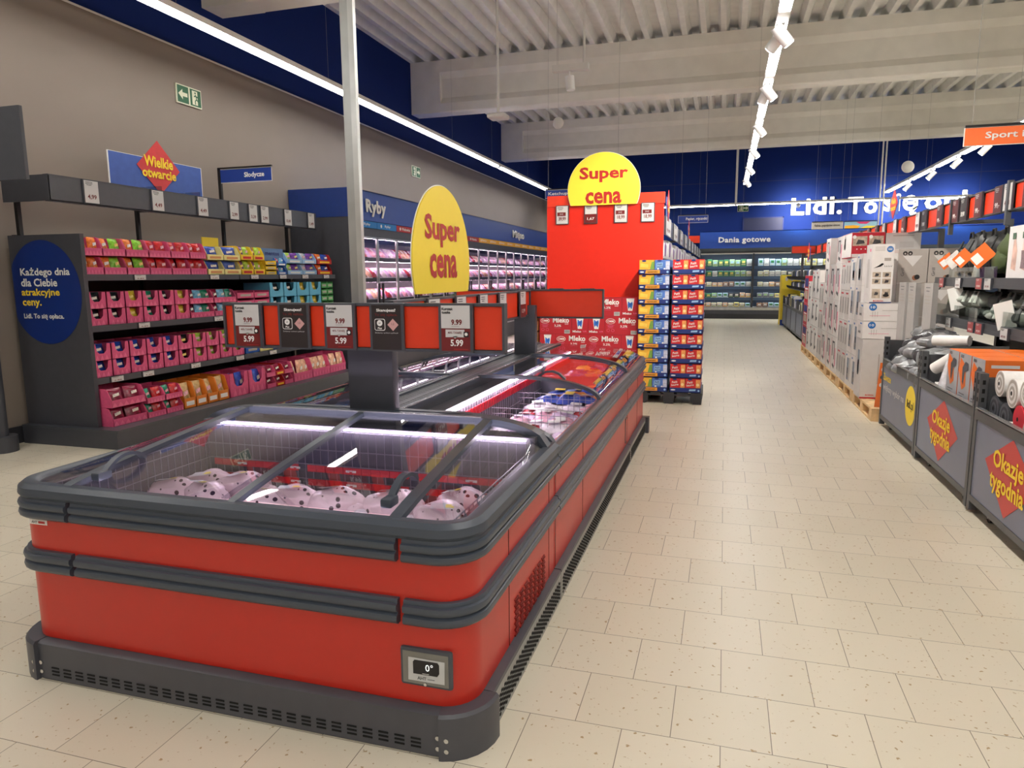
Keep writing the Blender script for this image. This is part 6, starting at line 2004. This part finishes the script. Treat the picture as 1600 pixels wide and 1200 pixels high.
        m.text('BOSCH', N(-.24, .06), X, Z, mat('brand red', (200, 40, 40), .5, noise=0), w_=.09, h=.018, lift=.002, bold=.03)
        m.quad(N(0, .012), X, Z, dx, h * .025, M_cr)
        m.quad(F(0, .6), -Y, Z, dy * .3, h * .4, M_pic3).quad(F(0, .5), -Y, Z, dy * .2, h * .25, M_pic2)
    else:
        m.quad(F(.1, .6), -Y, Z, dy * .3, h * .4, M_cg).quad(F(-.2, .3), -Y, Z, dy * .3, h * .12, M_pic2)
        m.quad(N(0, .88), X, Z, dx * .6, .012, M_cg)
        for q in range(4):
            m.quad(N(.1, .6 - q * .06), X, Z, dx * .4, .005, M_cg)
    return m
cm = {}
CG = 'white cartons on the pallets'
def put_carton(style, x, y0, y1, z0, z1, lab, dx=.42, cname='appliance_carton'):
    key = (style, round(y1 - y0, 2), round(z1 - z0, 2), dx)
    if key not in cm:
        o = cm[key] = tag(carton_mesh(style, y1 - y0 - .004, z1 - z0 - .003, dx).build(cname, at=(0, 0, 0)), lab, 'carton', CG)
    else:
        o = dup(cm[key], (0, 0, 0), lab); o['group'] = CG
    o.location = (x, (y0 + y1) / 2, z0)
    return o
# first stack: brand cartons facing the camera
fy = 9.32
put_carton('boschlow', 1.62, fy, fy + .40, .146, .872, 'tall white carton at the bottom of the stack beside the leaning orange card', .42)
put_carton('bosch', 1.61, fy, fy + .40, .873, 1.086, 'flat white carton with a round blue label, lower of two', .44)
put_carton('bosch', 1.61, fy, fy + .40, 1.087, 1.300, 'flat white carton with a round blue label, upper of two', .44)
put_carton('boschtall', 1.66, fy, fy + .36, 1.302, 1.995, 'slim tall white carton of pictures on top of the flat cartons', .235)
for i in range(4):
    z = .30 + i * .413
    for j in range(2):
        put_carton('grey', 2.03 + j * .335 if i else 2.03 + j * .335, 9.75, 10.05, .146 + i * .45 if 0 else 1.945 - (4 - i) * .413, 1.945 - (3 - i) * .413, f'warm grey grill carton, {ordw(i + 1)} from below, {("aisle", "inner")[j]} column behind the picture carton', .325)
for j in range(2):
    tag(MB().box(2.03 + j * .335, 2.35 + j * .335, 9.75, 10.05, .146, .292, M_cg).build('appliance_carton', at=(2.2 + j * .335, 9.9, .146)), f'low grey carton under the {("aisle", "inner")[j]} column of grill cartons', 'carton', CG)
sty = ['phone', 'slot', 'J', 'F', 'slot', 'F']
STN = {'phone': 'white carton with a blue-grey picture', 'slot': 'white carton with dark upright bars', 'J': 'white carton with a curved black picture', 'F': 'white carton with bold black shapes', 'spine': 'red and navy carton', 'food': 'crimson carton with food pictures', 'plain': 'pale grey carton'}
stacks = [  # y0, y1, heights, style
    (8.66 + 1.12, 10.18, [.146, .60, 1.05, 1.50, 1.90], 'phone'),
    (10.22, 10.62, [.146, .60, 1.05, 1.50, 1.86], 'phone'),
    (10.63, 11.02, [.146, .58, 1.0, 1.42, 1.86], 'slot'),
    (11.03, 11.45, [.146, .58, 1.0, 1.42, 1.80], 'slot'),
    (11.53, 12.05, [.146, .70, 1.25, 1.80, 2.20], 'J'),
    (12.06, 12.60, [.146, .70, 1.25, 1.80], 'J'),
    (12.75, 13.25, [.146, .70, 1.25, 1.80, 2.23], 'J'),
    (13.26, 13.85, [.146, .60, 1.05, 1.50], 'slot'),
    (13.90, 14.42, [.146, .68, 1.2, 1.72], 'F'),
    (14.43, 15.0, [.146, .68, 1.2, 1.72], 'F'),
    (15.12, 15.62, [.146, .60, 1.05, 1.5], 'F'),
    (15.63, 16.35, [.146, .60, 1.05, 1.62], 'spine')]
for si, (y0, y1, zs, st) in enumerate(stacks):
    for i in range(len(zs) - 1):
        put_carton(st, 1.645, y0, y1, zs[i] + .001, zs[i + 1], f'{STN[st]}, {ordw(i + 1)} from below, {ordw(si + 1)} stack past round labels', .40)
# big cartons on top
put_carton('food', 1.63, 10.6, 11.42, 1.862, 2.20, 'crimson carton with two food pictures lying on top of the stacks', .40)
put_carton('plain', 2.04, 10.6, 11.42, 1.862, 2.185, 'pale grey carton beside the crimson food carton', .42)
for i in range(4):
    put_carton('plain', 2.04, 10.62, 11.4, .146 + i * .429, .146 + (i + 1) * .429, f'pale grey carton under the top pale one, {ordw(i + 1)} from the pallet', .42)
for si, (y0, y1, top) in enumerate(((11.55, 12.6, 2.12), (12.75, 13.85, 2.0), (13.9, 15.0, 2.03), (15.12, 16.3, 1.6))):
    n = 4
    for i in range(n):
        put_carton('plain', 2.04, y0, y1, .146 + i * (top - .146) / n, .146 + (i + 1) * (top - .146) / n, f'wide pale grey carton in the inner row, {ordw(i + 1)} from below, {ordw(si + 1)} pallet section', .46)
# orange leaning card
t = thing('price_board', 'orange printed card leaning between the pallet and the bin', 'card', (1.72, 8.56, .146))
m = MB().poly((1.725, 8.60, .40), (1, -.12, .0), (.10, .18, .95), [(-.055, -.23), (.055, -.23), (.055, .27), (-.055, .27)], M_ora, .002, .006)
m.build('card', t)
m = MB()
for q in range(3):
    for s in (-.022, .022):
        m.poly((1.725 + .10 * (.02 + q * .09), 8.597 + .18 * (.02 + q * .09), .42 + q * .085), (1, -.12, 0), (.10, .18, .95), [(s + .016 * math.cos(a * .785), .022 * math.sin(a * .785)) for a in range(8)], M_cw if q != 1 else M_pic2, .004)
m.build('print', t)

# ================================================================== far bins with small goods and the yellow stand
for i in range(5):
    y0 = 16.9 + i * 1.5
    bin_(f'grey promotion bin past the cartons, {ordw(i + 1)} from the pallets', y0, y0 + 1.48, False, 1.82, .8)
gcol = [('black', M_pic2), ('rose', mat('goods rose', (226, 190, 178), .5, noise=.2)), ('navy', M_navy), ('pale', M_cw), ('blue', M_pic3), ('cream', M_cream2)]
fg = {}
for i in range(5):
    for j in range(4):
        k = (i * 3 + j) % 6
        y = 16.98 + i * 1.5 + .18 + j * .34
        lab = f'{gcol[k][0]} boxed article standing in the {ordw(i + 1)} far bin, {ordw(j + 1)} from its near end'
        if k not in fg:
            m = MB().box(0, .20, -.13, .13, 0, .36, gcol[k][1])
            m.quad((0, 0, .2), -Y, Z, .16, .2, M_white if k in (0, 2, 4) else M_pic2)
            fg[k] = tag(m.build('boxed_article', at=(0, 0, 0)), lab, 'box', 'boxed articles in the far bins'); o = fg[k]
        else:
            o = dup(fg[k], (0, 0, 0), lab)
        o.location = (1.88, y, .621); o.scale = (1, 1, 1 + .2 * math.sin(i * 2 + j))
t = thing('display_rack', 'rack of dark hanging goods with black hooks over the far bins', 'rack', (2.3, 19, 0))
MB().box(2.63, 2.67, 16.95, 24.3, 0, 1.9, M_grey_dd).build('back_panel', t)
for z in (1.22, 1.50):
    m = MB()
    m.box(1.95, 2.63, 17.0, 24.2, z - .02, z, M_frame)
    for q in range(24):
        y = 17.1 + q * .3
        m.tube([(1.95, y, z + .01), (1.90, y, z + .03), (1.88, y, z + .09)], .014, M_black, 5)
    m.build('hook_shelf', t)
hg = [M_cloth2, M_cw2, M_navy, M_pic2, M_blkbag]
g0 = {}
for i in range(22):
    for z in (1.222, 1.502):
        k = (i + int(z * 10)) % 5
        lab = f'{("dark grey", "pale", "navy", "patterned dark", "black")[k]} folded textile on the {"lower" if z < 1.4 else "upper"} hook shelf, {ordw(i + 1)} from the cartons'
        if k not in g0:
            g0[k] = tag(MB().rbox(0, .3, -.13, .13, 0, .2, .04, hg[k], 2).build('folded_textile', at=(0, 0, 0)), lab, 'textile', 'textiles on the far rack'); o = g0[k]
        else:
            o = dup(g0[k], (0, 0, 0), lab)
        o.location = (2.0, 17.2 + i * .315, z); o.scale = (1, 1, 1 if z < 1.4 else 1.25)
t = thing('display_stand', 'yellow promotion stand at the far end of the bins', 'stand', (2.05, 24.6, 0))
MB().box(1.77, 2.35, 24.6, 24.66, .0, 1.62, M_yel).box(1.77, 1.80, 24.66, 25.3, 0, 1.62, M_yel).box(2.32, 2.35, 24.66, 25.3, 0, 1.62, M_yel).build('stand_body', t)
MB().box(1.77, 2.35, 24.59, 24.60, .0, .18, M_blue).build('base_band', t)
MB().text('4,5', (2.2, 24.6, 1.33), X, Z, M_ink, w_=.2, h=.12).disc((1.92, 24.6, 1.5), X, Z, .045, M_cw2, .002, 14, .07).disc((2.08, 24.6, 1.5), X, Z, .045, M_cw2, .002, 14, .07).build('print', t)
promo_flag('small red diamond sign over the far promotion bins', 2.05, 19.8, 2.2, -1, 1.1)
